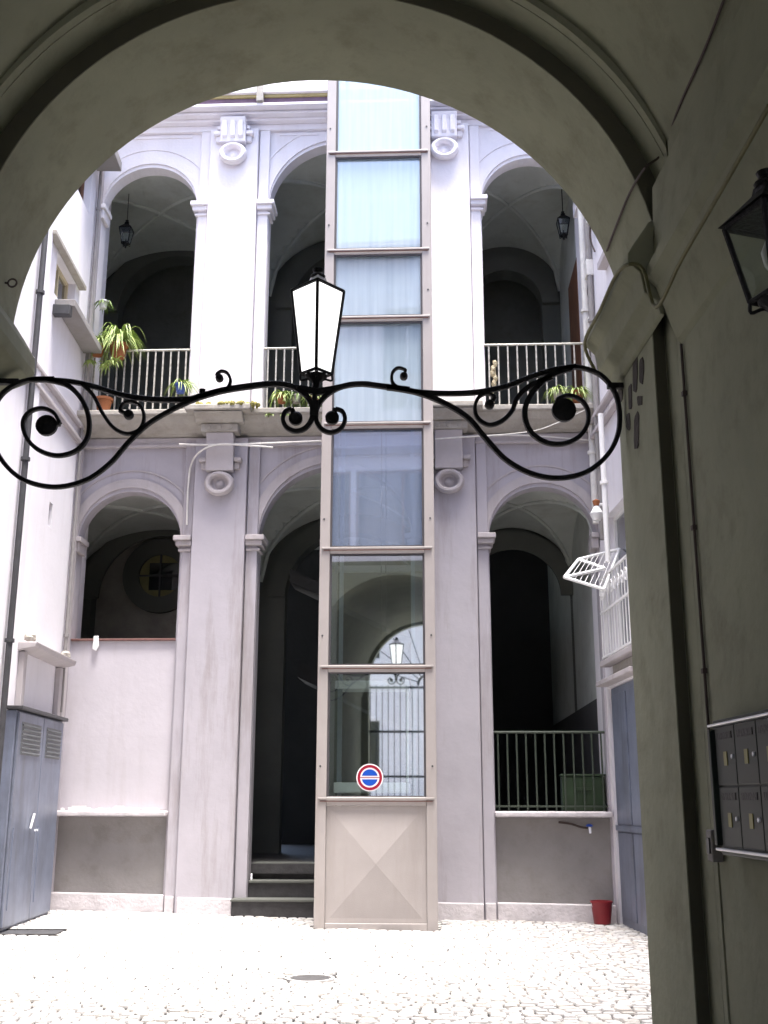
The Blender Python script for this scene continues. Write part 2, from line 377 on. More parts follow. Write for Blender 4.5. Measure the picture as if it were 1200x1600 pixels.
# ------------------------------------------------------------------ the palace facade at the far end
pal = thing('palace_building', 'pale two storey palace facade with arched loggias behind the glass lift', 'building', (0, 0, 0), fac=True)
ZF, ZB = 4.84, 6.62            # lower springing, balcony level
ZU = 9.93                      # upper springing
TH = .22
bays = [(-3.86, -2.43), (-1.35, .76), (1.80, 3.25)]
edges = [(-5.3, -3.86), (-2.43, -1.35), (.76, 1.80), (3.25, 3.75)]
low = MB()
for a, b in edges: low.box(a, b, 0, TH, -.4, ZB-.2)
for i, (a, b) in enumerate(bays): low.arch((a+b)/2, ZF, (b-a)/2, ZB-.2, 0, TH)
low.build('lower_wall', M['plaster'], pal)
upw = MB(); ZT = 13.9
for a, b in edges: upw.box(a, b, 0, TH, ZB-.2, ZT)
for a, b in bays: upw.arch((a+b)/2, ZU, (b-a)/2, ZT, 0, TH)
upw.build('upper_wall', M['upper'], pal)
# lower left parapet and benches
MB().box(-3.86, -2.43, .03, .30, 1.27, 3.47).build('parapet', M['parapet'], pal)
MB().box(-3.86, -2.43, -.01, .36, 3.47, 3.50).build('sill', M['darkred'], pal, .008)
MB().box(-3.86, -2.40, .05, .36, -.4, 1.18).build('bench_wall', M['infill'], pal)
MB().box(-3.87, -2.405, -.17, .40, 1.19, 1.262).build('bench_slab', M['plinth'], pal, .02)
MB().box(1.79, 3.27, .05, .36, -.4, 1.18).build('bench_wall', M['infill'], pal)
MB().box(1.79, 3.27, -.14, .42, 1.19, 1.262).build('bench_slab', M['plinth'], pal, .02)
def plinth(a, b, v, h, dx=0):
    za, zb = gz(*FP(a, v, 0).xy), gz(*FP(b, v, 0).xy)
    mbp = MB(); mbp.add([(a, v, -.4), (b, v, -.4), (b, .1, -.4), (a, .1, -.4), (a, v, za+h), (b, v, zb+h), (b, .1, zb+h), (a, .1, za+h)],
            [(0,3,2,1),(4,5,6,7),(0,1,5,4),(1,2,6,5),(2,3,7,6),(3,0,4,7)])
    mbp.build('plinth', M['plinth'], pal, .012)
plinth(-3.87, -2.41, -.05, .205); plinth(-2.39, -2.27, -.085, .19); plinth(-2.22, -1.53, -.15, .19); plinth(-1.50, -1.355, -.085, .19)
plinth(1.80, 3.27, -.05, .205); plinth(.80, .90, -.085, .19); plinth(.93, 1.625, -.15, .2); plinth(1.65, 1.78, -.085, .2)
for (s0, s1, e0, e1) in ((-2.40, -2.26, -1.51, -1.355), (.755, .89, 1.64, 1.785)):
    for z0, z1, mm, ss in ((-.3, 6.28, 'plaster', 0), (ZB, 11.195, 'upper', 1)):
        MB().box(s1+.012, e0-.012, -.13, -.002, z0, z1).build('pilaster', M[mm], pal, .012)
        for a, b in ((s0, s1), (e0, e1)):
            MB().box(a, b, -.06, -.002, z0, z1).build('pilaster_strip', M[mm], pal, .01)
    for zs_, mm in ((ZF, 'trim'), (ZU, 'upper')):
        for a, b, sd in ((s0, s1, -1), (e0, e1, 1)):
            x0, x1 = (a-.10, b) if sd < 0 else (a, b+.10)
            q = MB(); q.box(x0, x1, -.16, TH+.02, zs_-.02, zs_+.05); q.box(x0+(.03 if sd < 0 else 0), x1-(.03 if sd > 0 else 0), -.125, TH+.01, zs_-.09, zs_-.02)
            q.box(x0+(.06 if sd < 0 else 0), x1-(.06 if sd > 0 else 0), -.09, TH, zs_-.16, zs_-.125)
            q.build('impost', M[mm], pal, .01)
for x0, x1 in ((-3.9, -3.78), (3.17, 3.27)):
    for zs_, mm in ((ZF, 'trim'), (ZU, 'upper')):
        q = MB(); q.box(x0, x1, -.13, TH+.02, zs_-.02, zs_+.05); q.box(x0, x1-(.03 if x0 < 0 else 0), -.09, TH, zs_-.16, zs_-.02); q.build('impost', M[mm], pal, .01)
# archivolts
for a, b in bays:
    c, r = (a+b)/2, (b-a)/2
    for zs_, mm in ((ZF, 'trim'), (ZU, 'upper')):
        MB().ring(c, zs_+.05, r+.004, r+.13, -.028, .05).build('archivolt', M[mm], pal)
        MB().ring(c, zs_+.05, r+.24, r+.262, -.016, .02, 24, 156).build('archivolt_fillet', M[mm], pal)
# spandrel panels
for x0, x1 in ((-3.72, -2.55), (-1.22, .62), (1.95, 3.12)):
    zt_, z0_ = 11.17, 11.13
    MB().box(x0, x1, -.018, .01, z0_, zt_).build('panel_moulding', M['upper'], pal)
# first-floor balcony slab and cornice, upper slab and cornice
def course(z, mm, mm2, proj):
    sl = MB(); sl.box(-3.9, 3.28, -proj, TH, z-.08, z); sl.build('balcony_slab', M[mm2], pal, .015)
    sl = MB(); sl.prism_yz([(-proj+.06, z-.082), (-.30, z-.17), (-.14, z-.26), (-.002, z-.30), (-.002, z-.082)], -3.88, 3.27); sl.build('coving', M[mm2], pal)
    sl = MB(); sl.box(-3.88, 3.27, -.075, -.002, z-.44, z-.40); sl.box(-3.88, 3.27, -.05, -.002, z-.40, z-.302); sl.build('cornice', M[mm], pal, .006)
    for (a, b) in ((-2.30, -1.46), (.84, 1.70)):
        q = MB(); q.prism_yz([(-proj-.13, z-.10), (-.42, z-.165), (-.40, z-.195), (-.13, z-.195), (-.13, z-.085), (-proj-.13, z-.085)], a+.09, b-.09)
        q.build('corbel_head', M[mm2], pal, .015)
        q = MB(); q.box(a-.03, b+.03, -proj-.16, TH, z-.075, z+.008); q.build('slab_projection', M[mm2], pal, .015)
course(ZB, 'trim', 'stone', .42)
for nm, v_, z0, z1, mm in (('cornice', -.06, 11.20, 11.298, 'upper'), ('cornice', -.16, 11.30, 11.343, 'upper'), ('cornice', -.27, 11.345, 11.385, 'upper'), ('cornice', -.40, 11.395, 11.44, 'upper'),
                          ('gallery_frieze', -.34, 11.442, 11.555, 'mauve'), ('gallery_strip', -.37, 11.557, 11.60, 'ochre'), ('gallery_ledge', -.42, 11.602, 11.74, 'upper')):
    q = MB(); q.box(-3.88, 3.27, v_, -.002, z0, z1); q.build(nm, M[mm], pal, .006)
for a, b in ((-1.52, -1.42), (.86, .96)):
    MB().box(a, b, -.45, -.002, 11.442, 12.2).build('gallery_pier', M['stone'], pal, .01)
# corbel brackets with volutes on the pilasters
for cu, zc, mm, mt in ((-1.885, 5.71, 'plaster', 'trim'), (1.265, 5.71, 'plaster', 'trim'), (-1.885, 10.83, 'upper', 'upper'), (1.265, 10.83, 'upper', 'upper')):
    hi = zc > 8
    b = MB(); ztop = zc+(.44 if hi else .59)
    b.prism_yz([(-.13, zc+.06), (-.26, zc+.06), (-.28, ztop-.1), (-.33, ztop), (-.13, ztop)], cu-.19, cu+.19)
    co = b.build('corbel', M[mt], pal, .012)
    if hi:
        for k in (-.12, 0, .12):
            MB().prism_yz([(-.25, zc+.10), (-.30, zc+.14), (-.33, ztop-.06), (-.25, ztop-.06)], cu+k-.035, cu+k+.035).build('flute', M[mt], co, .01)
    for s in (-1, 1):
        w = MB(); w.box(min(cu+s*.19, cu+s*.30), max(cu+s*.19, cu+s*.30), -.24, -.13, zc+.20, zc+.26)
        w.box(min(cu+s*.19, cu+s*.27), max(cu+s*.19, cu+s*.27), -.19, -.13, zc+.10, zc+.20)
        if hi: w.box(min(cu+s*.19, cu+s*.25), max(cu+s*.19, cu+s*.25), -.22, -.13, zc+.30, zc+.36)
        w.build('corbel_wing', M[mt], co, .015)
    v_ = MB()   # the round volute: a thick ring and a boss
    n1, n2 = 28, 10; vs = []; fs = []
    for i in range(n1):
        A = 2*math.pi*i/n1
        for k in range(n2):
            B = 2*math.pi*k/n2; rr_ = .155+.045*math.cos(B)
            vs.append((cu+rr_*math.cos(A)*1.05, -.20+.07*math.sin(B), zc-.11+rr_*math.sin(A)*.88))
    for i in range(n1):
        for k in range(n2): fs.append((i*n2+k, i*n2+(k+1) % n2, ((i+1) % n1)*n2+(k+1) % n2, ((i+1) % n1)*n2+k))
    v_.add(vs, fs); v_.build('volute', M[mt], co, smooth=True)
    MB().lathe([(.15, 0), (.14, -.05), (.115, -.06), (.10, -.035), (.07, -.028), (.045, -.05), (.02, -.062), (.0, -.064)], cu, -.13, zc-.11, 20, 'y').build('boss', M[mt], co, smooth=True)
    if not hi:
        d = MB()
        d.box(cu-.26, cu+.26, -.36, -.13, ztop+.004, ztop+.118); blk = d.build('dado_block', M['stone'], pal, .01)
        for k in (-.15, 0, .15): MB().lathe([(.035, 0), (.03, -.012), (.0, -.016)], cu+k, -.36, ztop+.06, 12, 'y').build('stud', M['stone'], blk, smooth=True)
# --- loggia interiors
def groin(mb, x0, x1, y0, y1, zs, rise, n=22):
    cx, cy, hx, hy = (x0+x1)/2, (y0+y1)/2, (x1-x0)/2, (y1-y0)/2
    vs = []
    for j in range(n+1):
        for i in range(n+1):
            x = x0+(x1-x0)*i/n; yy = y0+(y1-y0)*j/n
            za = math.sqrt(max(0, 1-((x-cx)/hx)**2)); zb = math.sqrt(max(0, 1-((yy-cy)/hy)**2))
            vs.append((x, yy, zs+rise*max(za, zb)))
    mb.add(vs, [(j*(n+1)+i, j*(n+1)+i+1, (j+1)*(n+1)+i+1, (j+1)*(n+1)+i) for j in range(n) for i in range(n)])
def loggia(zf, zs, low):
    cells = [(-4.85, -1.98), (-1.78, 1.18), (1.38, 3.28)]
    y0, y1 = TH, 3.0
    for i, (a, b) in enumerate(cells):
        g = MB(); rise = .86 if i != 1 else 1.12
        groin(g, a, b, y0, y1, zs+.02, rise); g.build('vault', M['vault'], pal)
        for sg_ in (1, -1):
            pts = [(a+(b-a)*k/24, (y0+(y1-y0)*k/24) if sg_ > 0 else (y1-(y1-y0)*k/24), zs+.012+rise*math.sqrt(max(0, 1-(2*k/24-1)**2))) for k in range(25)]
            MB().tube(pts, .035, 6).build('groin_rib', M['vault'], pal, smooth=True)
        c = (a+b)/2; r = (b-a)/2*(.82 if not (low and i == 2) else .96)
        MB().ring(c, zs-.25, r-.15, r+.14, y1-.10, y1-.01).build('vault_rib', M['rib'], pal)
        if low and i == 2: r = 1.09
        if low and i == 0: r = 1.30
        w = MB(); w.arch(c, zs-.25, r-.14, zs+1.5, y1, y1+.3); w.box(a-.12, c-r+.14, y1, y1+.3, zf, zs+1.5); w.box(c+r-.14, b+.12, y1, y1+.3, zf, zs+1.5)
        w.build('back_arch_wall', M['rib'], pal)
        ye = 3.34 if (low and i == 0) else (6.6 if low else 4.3)
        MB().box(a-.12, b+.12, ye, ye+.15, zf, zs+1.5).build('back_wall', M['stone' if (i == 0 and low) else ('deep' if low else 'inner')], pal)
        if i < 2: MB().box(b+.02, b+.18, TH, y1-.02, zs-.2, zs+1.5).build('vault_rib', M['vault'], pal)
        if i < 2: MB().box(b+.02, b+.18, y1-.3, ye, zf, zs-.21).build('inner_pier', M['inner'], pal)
        MB().box(a, b+.2, y0-.1, ye, zs+1.35, zs+1.5).build('ceiling', M['vault'], pal)
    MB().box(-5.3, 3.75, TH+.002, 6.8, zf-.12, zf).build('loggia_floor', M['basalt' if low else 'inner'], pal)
    MB().box(-5.3, -4.85, TH+.002, 6.8, zf, zs+1.5).build('end_wall', M['vault'], pal)
    MB().box(3.28, 3.75, TH+.002, 6.8, zf, zs+1.5).build('end_wall', M['vault'], pal)
loggia(.60, ZF, True); loggia(ZB-.02, ZU, False)
MB().box(3.235, 3.279, .55, 1.6, ZB, 9.3).build('loggia_door', M['wood'], pal)
# dark dado band low on the right interior wall
MB().box(3.26, 3.28, TH+.01, 6.5, .6, 2.75).build('dado', M['deep'], pal)
# interior stair flight seen through the tall doorway
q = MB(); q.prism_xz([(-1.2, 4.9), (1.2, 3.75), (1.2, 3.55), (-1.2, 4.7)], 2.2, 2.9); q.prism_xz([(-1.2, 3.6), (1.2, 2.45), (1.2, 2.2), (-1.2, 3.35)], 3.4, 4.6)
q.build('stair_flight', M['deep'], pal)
# oculus
ou, oz = FA(251, 900, 3.3)
oc = MB().ring(ou, oz, .36, .63, 3.24, 3.335, 0, 360, 40).build('oculus_surround', M['rib'], pal)
MB().lathe([(.365, 3.33), (.365, 3.31), (0, 3.31)], ou, 0, oz, 36, 'y').build('casement', M['yellow'], oc)
MB().box(ou-.19, ou+.30, 3.29, 3.309, oz-.24, oz+.22).build('pane', M['win'], oc)
MB().box(ou-.19, ou+.30, 3.300, 3.3098, oz-.24, oz+.22).build('dark_opening', M['deep'], oc)
q = MB(); q.box(ou-.014, ou+.014, 3.26, 3.285, oz-.36, oz+.36); q.box(ou-.36, ou-.0142, 3.262, 3.283, oz-.014, oz+.014); q.box(ou+.0142, ou+.36, 3.262, 3.283, oz-.014, oz+.014); q.build('glazing_bar', M['darkmetal'], oc)
# entrance steps
stp = thing('entrance_steps', 'dark basalt steps rising into the tall doorway left of the lift', 'steps', (-.3, .1, 0), fac=True)
for k in range(3):
    q = MB(); q.box(-1.345 if k else -1.50, .745, -.30+k*.30, -.008+k*.30 if k < 2 else .66, -.3, .20*(k+1)-.022); b_ = q.build('step', M['basalt'], stp, .004)
    q = MB(); q.box(-1.343 if k else -1.51, .743, -.325+k*.30, -.008+k*.30 if k < 2 else .66, .20*(k+1)-.021, .20*(k+1)+.008); q.build('tread', M['rib'], b_, .006)

# ------------------------------------------------------------------ side wings of the courtyard
def window(parent, axis, xw, y0, y1, z0, z1, inward, col, leaves=2, shutters=None):
    """framed window set in a side wall; inward = direction of the courtyard (+1/-1) along x"""
    d = xw-inward*.16; t = .05
    def bx(m_, a0, a1, b0, b1, dd, th): 
        lo, hi = sorted((dd, dd+inward*th))
        if axis == 'y': m_.box(lo, hi, a0, a1, b0, b1)
        else: m_.box(a0, a1, lo, hi, b0, b1)
    f = MB()
    bx(f, y0, y0+t, z0, z1, d, .06); bx(f, y1-t, y1, z0, z1, d, .06); bx(f, y0+t, y1-t, z1-t, z1, d, .058); bx(f, y0+t, y1-t, z0, z0+t, d, .058)
    if leaves > 1: bx(f, (y0+y1)/2-t/2, (y0+y1)/2+t/2, z0+t, z1-t, d, .056)
    fo = f.build('window', M[col], parent)
    g_ = MB(); bx(g_, y0+t, y1-t, z0+t, z1-t, d+inward*.02, .008); g_.build('pane', M['win'], fo)
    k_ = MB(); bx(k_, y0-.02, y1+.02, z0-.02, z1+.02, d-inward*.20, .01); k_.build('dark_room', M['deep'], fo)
    return fo
XL, XR, YFA, YF, HT = -3.89, 3.27, 15.6, 5.4, 13.6
lw = thing('left_wing', 'bright white plastered wing with small windows along the left of the courtyard', 'building', (XL, 10, 0))
hl = [(13.0, 13.95, 7.66, 8.25), (13.55, 13.70, 4.74, 5.05), (13.35, 14.35, 9.55, 10.75), (7.0, 8.2, 8.2, 10.4), (9.6, 10.8, 8.2, 10.4), (7.0, 8.2, 2.6, 4.6), (9.6, 10.8, 2.6, 4.6)]
w = MB(); wall_holes(w, 'y', YF, YFA, XL-.5, XL, -.4, HT, hl); w.build('wall', M['white'], lw)
for i, h in enumerate(hl):
    window(lw, 'y', XL, *h, 1, ['cream', 'darkmetal', 'wood', 'cream', 'cream', 'wood', 'wood'][i], 1 if i == 1 else 2)
for z in (6.18, 6.40):
    MB().box(XL, XL+.07, YF, 14.88, z, z+.05).build('string_course', M['trim'], lw, .01)
MB().box(XL, XL+.26, 13.05, 14.6, 7.50, 7.60).build('window_sill', M['infill'], lw, .01)
MB().box(XL, XL+.22, 12.98, 13.1, 7.36, 7.50).build('sill_bracket', M['darkmetal'], lw, .01)
MB().box(XL, XL+.10, 12.55, 14.15, 8.25, 8.31).build('lintel', M['stone'], lw, .01)
MB().box(XL, XL+.12, 13.3, 14.4, 10.78, 10.86).build('lintel', M['cream'], lw, .01)
MB().box(XL, XL+.05, 12.42, 12.60, -.2, 13.5).build('corner_pilaster', M['white'], lw, .01)
MB().box(XL, XL+.05, 14.72, 14.86, -.2, 13.5).build('corner_pilaster', M['trim'], lw, .01)
MB().box(XL, XL+.36, 13.9, 14.6, 10.40, 10.55).build('eave_slab', M['infill'], lw, .01)
hd = thing('door_hood', 'white moulded door hood on scroll brackets above the blue grey cabinet', 'door hood', (XL, 13.6, 3.1))
MB().prism_xz([(XL, 3.06), (XL, 3.16), (XL+.22, 3.16), (XL+.20, 3.10)], 12.75, 14.62).build('shelf', M['trim'], hd, .01)
for yy in (12.80, 14.42):
    b_ = MB().box(XL, XL+.07, yy, yy+.13, 2.42, 3.055).build('jamb_moulding', M['trim'], hd, .01)
    MB().blob((XL+.10, yy+.065, 3.22), (.07, .06, .06), int(yy*10)).build('finial', M['stone'], b_)
# cabinet
cab = thing('utility_cabinet', 'tall blue grey metal two door cabinet with louvres on the left wall', 'cabinet', (XL, 13.5, 0))
XC = -3.74; cy0, cy1, cz1 = 12.42, 14.38, 2.36
za = gz(XC, 13.4)
MB().box(XL-.1, XC, cy0, cy1, za-.04, cz1).build('body', M['bluegrey'], cab, .01)
MB().box(XL-.05, XC+.07, cy0-.03, cy1+.03, cz1+.002, cz1+.045).build('top', M['darkmetal'], cab, .008)
ym = (cy0+cy1)/2+.05
for k, (a, b) in enumerate(((cy0+.03, ym-.008), (ym+.008, cy1-.03))):
    d = MB().box(XC+.002, XC+.028, a, b, za+.03, cz1-.02).build('door', M['bluegrey'], cab, .006)
    for j in range(7):
        z = 2.22-.05*j
        MB().prism_xz([(XC+.028, z), (XC+.045, z-.012), (XC+.045, z-.02), (XC+.028, z-.03)], a+.14, b-.12).build('louvre', M['louvre'], d)
    MB().box(XC+.0282, XC+.031, a+.12, b-.10, 1.88, 2.24).build('louvre_backing', M['louvre'], d)
    if k == 0:
        MB().tube([(XC+.05, b-.30, 1.08), (XC+.06, b-.22, 1.24)], .014).build('handle', M['alu'], d)
    MB().box(XC+.028, XC+.036, a+.10, a+.115, .25, 1.1).build('rib', M['bluegrey'], d)
    MB().lathe([(.012, 0), (.012, .012)], XC+.028, (b-.04) if k == 0 else (a+.04), 1.05, 10, 'x').build('lock', M['alu'], d)
def pipe(name, label, pts, r, m_, cat='pipe', cl=True, fac=False, group=None):
    t = thing(name, label, cat, tuple(pts[0]), fac=fac, group=group)
    MB().tube(pts, r, 10).build('tube', m_, t, smooth=True)
    if cl:
        P = [Vector(p) for p in pts]; z0, z1 = sorted((P[0].z, P[-1].z)); z = z0+1
        while z < z1:
            MB().lathe([(r*1.5, -.02), (r*1.5, .02)], P[0].x, P[0].y, z, 12).build('clip', m_, t); z += 2.1
    return t
pipe('drainpipe', 'dark vertical drainpipe running down the white left wing', [(XL+.06, 12.24, 0), (XL+.06, 12.24, 13.2)], .035, M['darkmetal'])
pipe('drainpipe', 'thin pale pipe beside the dark drainpipe on the left wing', [(XL+.03, 11.2, 0), (XL+.03, 11.2, 13.2)], .018, M['trim'])
pipe('drainpipe', 'thin grey pipe in the left corner by the loggia arches', [(XL+.05, 14.64, 2.5), (XL+.05, 14.64, 13.2)], .022, M['infill'])

rw = thing('right_wing', 'pale plastered wing with pipes along the right of the courtyard', 'building', (XR, 10, 0))
hr = [(12.62, 14.28, -.4, 2.80), (12.3, 13.95, 3.22, 5.0), (12.2, 13.0, 8.3, 10.2), (7.0, 8.2, 8.2, 10.4), (9.6, 10.8, 8.2, 10.4)]
w = MB(); wall_holes(w, 'y', YF, YFA-.6, XR, XR+.5, -.4, HT, hr); w.build('wall', M['white'], rw)
for i, h in enumerate(hr[1:]): window(rw, 'y', XR, *h, -1, ['whitemetal', 'wood', 'wood', 'wood'][i])
for z in (6.18, 6.40): MB().box(XR-.09, XR, YF, 14.38, z, z+.06).build('string_course', M['trim'], rw, .01)
MB().box(XR-.07, XR, 12.4, 12.55, 2.86, 6.15).build('corner_pilaster', M['white'], rw, .01)
MB().box(XR-.16, XR, 12.5, 14.3, 2.82, 2.88).build('lintel', M['trim'], rw, .01)
MB().box(XR-.12, XR, 12.0, 13.2, 8.18, 8.28).build('window_sill', M['trim'], rw, .01)
# blue panelled door in the right wing
dd = thing('panelled_door', 'tall blue grey metal panelled door in the right wall by the red bucket', 'door', (XR, 13.3, 0))
MB().box(XR+.03, XR+.08, 12.63, 14.27, -.15, 2.79).build('door_leaf', M['bluegrey'], dd, .006)
for z0, z1 in ((.02, 1.02), (1.12, 2.70)):
    for a, b in ((12.70, 13.42), (13.48, 14.20)):
        q = MB(); q.prism_yz([(a, z0), (b, z0), (b, z1), (a, z1)], XR+.012, XR+.03); q.build('door_panel', M['bluegrey'], dd, .006)
MB().box(XR+.0, XR+.028, 12.63, 14.27, 1.035, 1.10).build('lock_rail', M['bluegrey'], dd, .004)
pipe('downpipe', 'white downpipe in the right corner beside the upper loggia railing', [(XR-.06, 14.28, 5.0), (XR-.06, 14.28, 13.2)], .045, M['whitecable'])
pipe('downpipe', 'grey downpipe on the right wing above the drying rack', [(XR-.05, 13.95, 4.7), (XR-.05, 13.95, 13.2)], .04, M['infill'])
pipe('downpipe', 'bright white pipe rising from the white iron balcony', [(XR-.22, 13.0, 4.2), (XR-.22, 13.0, 6.1)], .035, M['whitemetal'])
for i, (yy, z) in enumerate(((14.0, 8.6), (13.7, 9.3), (14.05, 7.75))):
    t = thing('wall_box', ['white junction box high on the right wing beside the downpipe', 'topmost white junction box on the right wing', 'white junction box just above the upper railing at right'][i], 'junction box', (XR, yy, z), group='junction boxes on the right wing')
    MB().box(XR-.10, XR, yy-.09, yy+.09, z-.12, z+.12).build('box', M['whitecable'], t, .01)
    MB().tube(smoothpath([(XR-.05, yy, z-.12), (XR-.07, yy+.03, z-.35), (XR-.03, yy-.04, z-.6)], 5), .012, 6).build('wire', M['cable'], t)
# clutter on small bracket: wall lamp
wl = thing('wall_bracket_lamp', 'small white bracket lamp with clay cap above the drying rack', 'lamp', (XR, 13.75, 5.0))
MB().tube(smoothpath([(XR, 13.75, 5.1), (XR-.12, 13.75, 5.12), (XR-.16, 13.75, 5.02)], 5), .02, 8).build('arm', M['whitemetal'], wl)
MB().lathe([(.03, .12), (.09, .02), (.085, 0), (.05, -.07), (.0, -.09)], XR-.16, 13.75, 4.98, 14).build('shade', M['whitemetal'], wl, smooth=True)
MB().lathe([(.035, 0), (.05, .07), (.0, .1)], XR-.16, 13.75, 5.1, 12).build('cap', M['terra'], wl, smooth=True)
# white iron balcony box
bal = thing('window_balcony', 'white iron balcony cage projecting from the right wing above the blue door', 'balcony', (XR, 13.4, 3.1))
bx0 = XR-.12
MB().box(bx0-.02, XR, 12.15, 14.10, 3.05, 3.12).build('floor_slab', M['trim'], bal, .01)
MB().box(bx0+.1, XR, 12.2, 13.9, 2.93, 3.048).build('support', M['stone'], bal, .01)
for z in (3.15, 3.72, 4.16):
    q = MB(); q.box(bx0-.014, bx0+.014, 12.2, 13.96, z-.014, z+.014); q.box(bx0+.0142, XR, 12.2, 12.228, z-.013, z+.013); q.box(bx0+.0142, XR, 13.932, 13.96, z-.013, z+.013); q.build('rail', M['whitemetal'], bal)
for k in range(13):
    yy = 12.22+k*(13.94-12.22)/12
    MB().tube([(bx0, yy, 3.12), (bx0, yy, 4.16)], .008, 6).build('baluster', M['whitemetal'], bal)
for k in range(4):
    MB().tube([(bx0+.06*k+.05, 13.946, 3.12), (bx0+.06*k+.05, 13.946, 4.16)], .008, 6).build('baluster', M['whitemetal'], bal)
for k in range(9):
    yy = 12.34+k*.19; pts = [(bx0-.01, yy+.07*math.cos(a)*(1-a/12), 3.95+.10*math.sin(a)*(1-a/12)) for a in [i*.5 for i in range(20)]]
    MB().tube(pts, .010, 6).build('scroll', M['whitemetal'], bal)
# drying rack, folded out from the balcony
rk = thing('drying_rack', 'white folding clothes drying rack sticking out over the courtyard at right', 'drying rack', (XR-.3, 13.6, 4.2))
def W13(px, py, Y): x, z = WY(px, py, Y); return Vector((x, Y, z))
A = W13(904, 874, 13.85); B = W13(882, 902, 13.35); C_ = W13(968, 858, 13.7); D_ = W13(944, 921, 13.2); E_ = W13(945, 888, 13.45)
for a, b in ((A, C_), (A, B), (B, D_), (A, E_), (B, E_), (C_, D_)):
    MB().tube([a, b], .021, 8).build('frame_tube', M['whitemetal'], rk, smooth=True)
for k in range(1, 8):
    t = k/8.; MB().tube([A.lerp(C_, t), B.lerp(D_, t)], .0045, 5).build('line', M['whitemetal'], rk)

# ------------------------------------------------------------------ the passage building round the camera
gb = thing('gateway_building', 'dim arched gateway passage framing the courtyard in plaster', 'building', (-.19, 5.0, 0))
CX, CZ, RS = -.19, 3.70, 1.628
YA, YB, YC = 5.40, 4.70, 4.53
JL, JR = -1.90, 1.362
# arch wall: front part with windows above
q = MB(); q.arch(CX, CZ, RS, 5.6, YB, YA, n=64); q.box(-3.89, CX-RS, YB, YA, 3.70, 5.6); q.box(CX+RS, 3.27, YB, YA, 3.70, 5.6)
q.box(-3.89, JL, YB, YA, -.3, 3.70); q.box(JR, 3.27, YB, YA, -.3, 3.70)
q.build('arch_wall', M['passage'], gb)
hf = [(-3.2, -1.3, 5.75, 7.8), (-1.2, .7, 5.75, 7.8), (.8, 2.7, 5.75, 7.8), (-2.6, -1.6, 9.2, 11.4), (-.6, .5, 9.2, 11.4), (1.5, 2.5, 9.2, 11.4)]  # lower three wide openings added to darken the lift glass reflection
q = MB(); wall_holes(q, 'x', -3.89, 3.27, YB-.1, YA, 5.6, 12.9, hf); q.build('upper_wall', M['upper'], gb)
for i, h in enumerate(hf): window(gb, 'x', YA, *h, 1, 'wood' if i < 3 else 'whitemetal')
MB().box(-3.8, 3.2, YA, YA+.12, 8.1, 8.25).build('string_course', M['trim'], gb, .01)
MB().box(-3.8, 3.2, YA, YA+.18, 12.5, 12.7).build('cornice', M['trim'], gb, .01)
# second, wider ring and reveal
R2 = 1.725
q = MB(); q.arch(CX, CZ, R2, 5.6, YC, YB-.002, n=64); q.box(-3.0, CX-R2, YC, YB-.002, 3.7, 5.6); q.box(CX+R2, 3.0, YC, YB-.002, 3.7, 5.6)
q.box(-3.0, JL-.06, YC, YB-.002, -.3, 3.7); q.box(1.420, 3.0, YC, YB-.002, -.3, 3.7); q.build('arch_ring', M['passage'], gb)
# shade of the unlit stepped face, painted as a dark band along the arch
q = MB(); q.ring(CX, CZ, RS+.003, R2-.003, YB-.006, YB-.0025, n=64); q.box(JR+.004, 1.416, YB-.006, YB-.0025, 0, CZ-.0); q.box(JL-.056, JL-.004, YB-.006, YB-.0025, 0, CZ); q.build('painted_shade_band', M['passage_shade'], gb)
R3 = 1.728
q = MB(); q.arch(CX, CZ, R3, 5.6, YC-.05, YC-.002, n=64); q.box(1.4205, 3.0, YC-.05, YC-.002, -.3, 5.6); q.box(-3, JL-.07, YC-.05, YC-.002, -.3, 5.6); q.build('arch_fillet', M['passage'], gb)
# barrel vault and side walls
RV = 1.752; XW, XWL = 1.427, -2.0
ny_, na = 24, 48; vs = []; y0v = -4.0; rr_ = random.Random(3)
for j in range(ny_+1):
    yy = y0v+(YC-.05-y0v)*j/ny_
    for i in range(na+1):
        a = math.pi*i/na; r_ = RV+.006*math.sin(a*5+yy*2.1)+.004*math.sin(yy*5.3+a*9)
        vs.append((CX-r_*math.cos(a), yy, CZ+.01+r_*math.sin(a)))
q = MB(); q.add(vs, [(j*(na+1)+i, j*(na+1)+i+1, (j+1)*(na+1)+i+1, (j+1)*(na+1)+i) for j in range(ny_) for i in range(na)])
q.build('vault', M['passage'], gb, smooth=True)
MB().box(XW, XW+.6, y0v, YC-.052, -.3, 4.48).build('side_wall', M['passage'], gb)
MB().box(XWL-.6, XWL, y0v, YC-.052, -.3, 4.48).build('side_wall', M['passage'], gb)
MB().box(-3.89, 3.27, -4.0, YC-.052, 5.66, 5.9).build('roof_slab', M['passage'], gb)
for s, xw in ((1, XW), (-1, XWL)):
    q = MB(); P = [(0, 3.35), (.02, 3.37), (.10, 3.62), (.135, 3.66), (.135, 3.72), (.10, 3.77), (.085, 4.12), (.05, 4.17), (0, 4.18)]
    q.prism_xz([(xw-s*a, z) for a, z in P], y0v, YC-.053); q.build('cornice', M['passage'], gb)
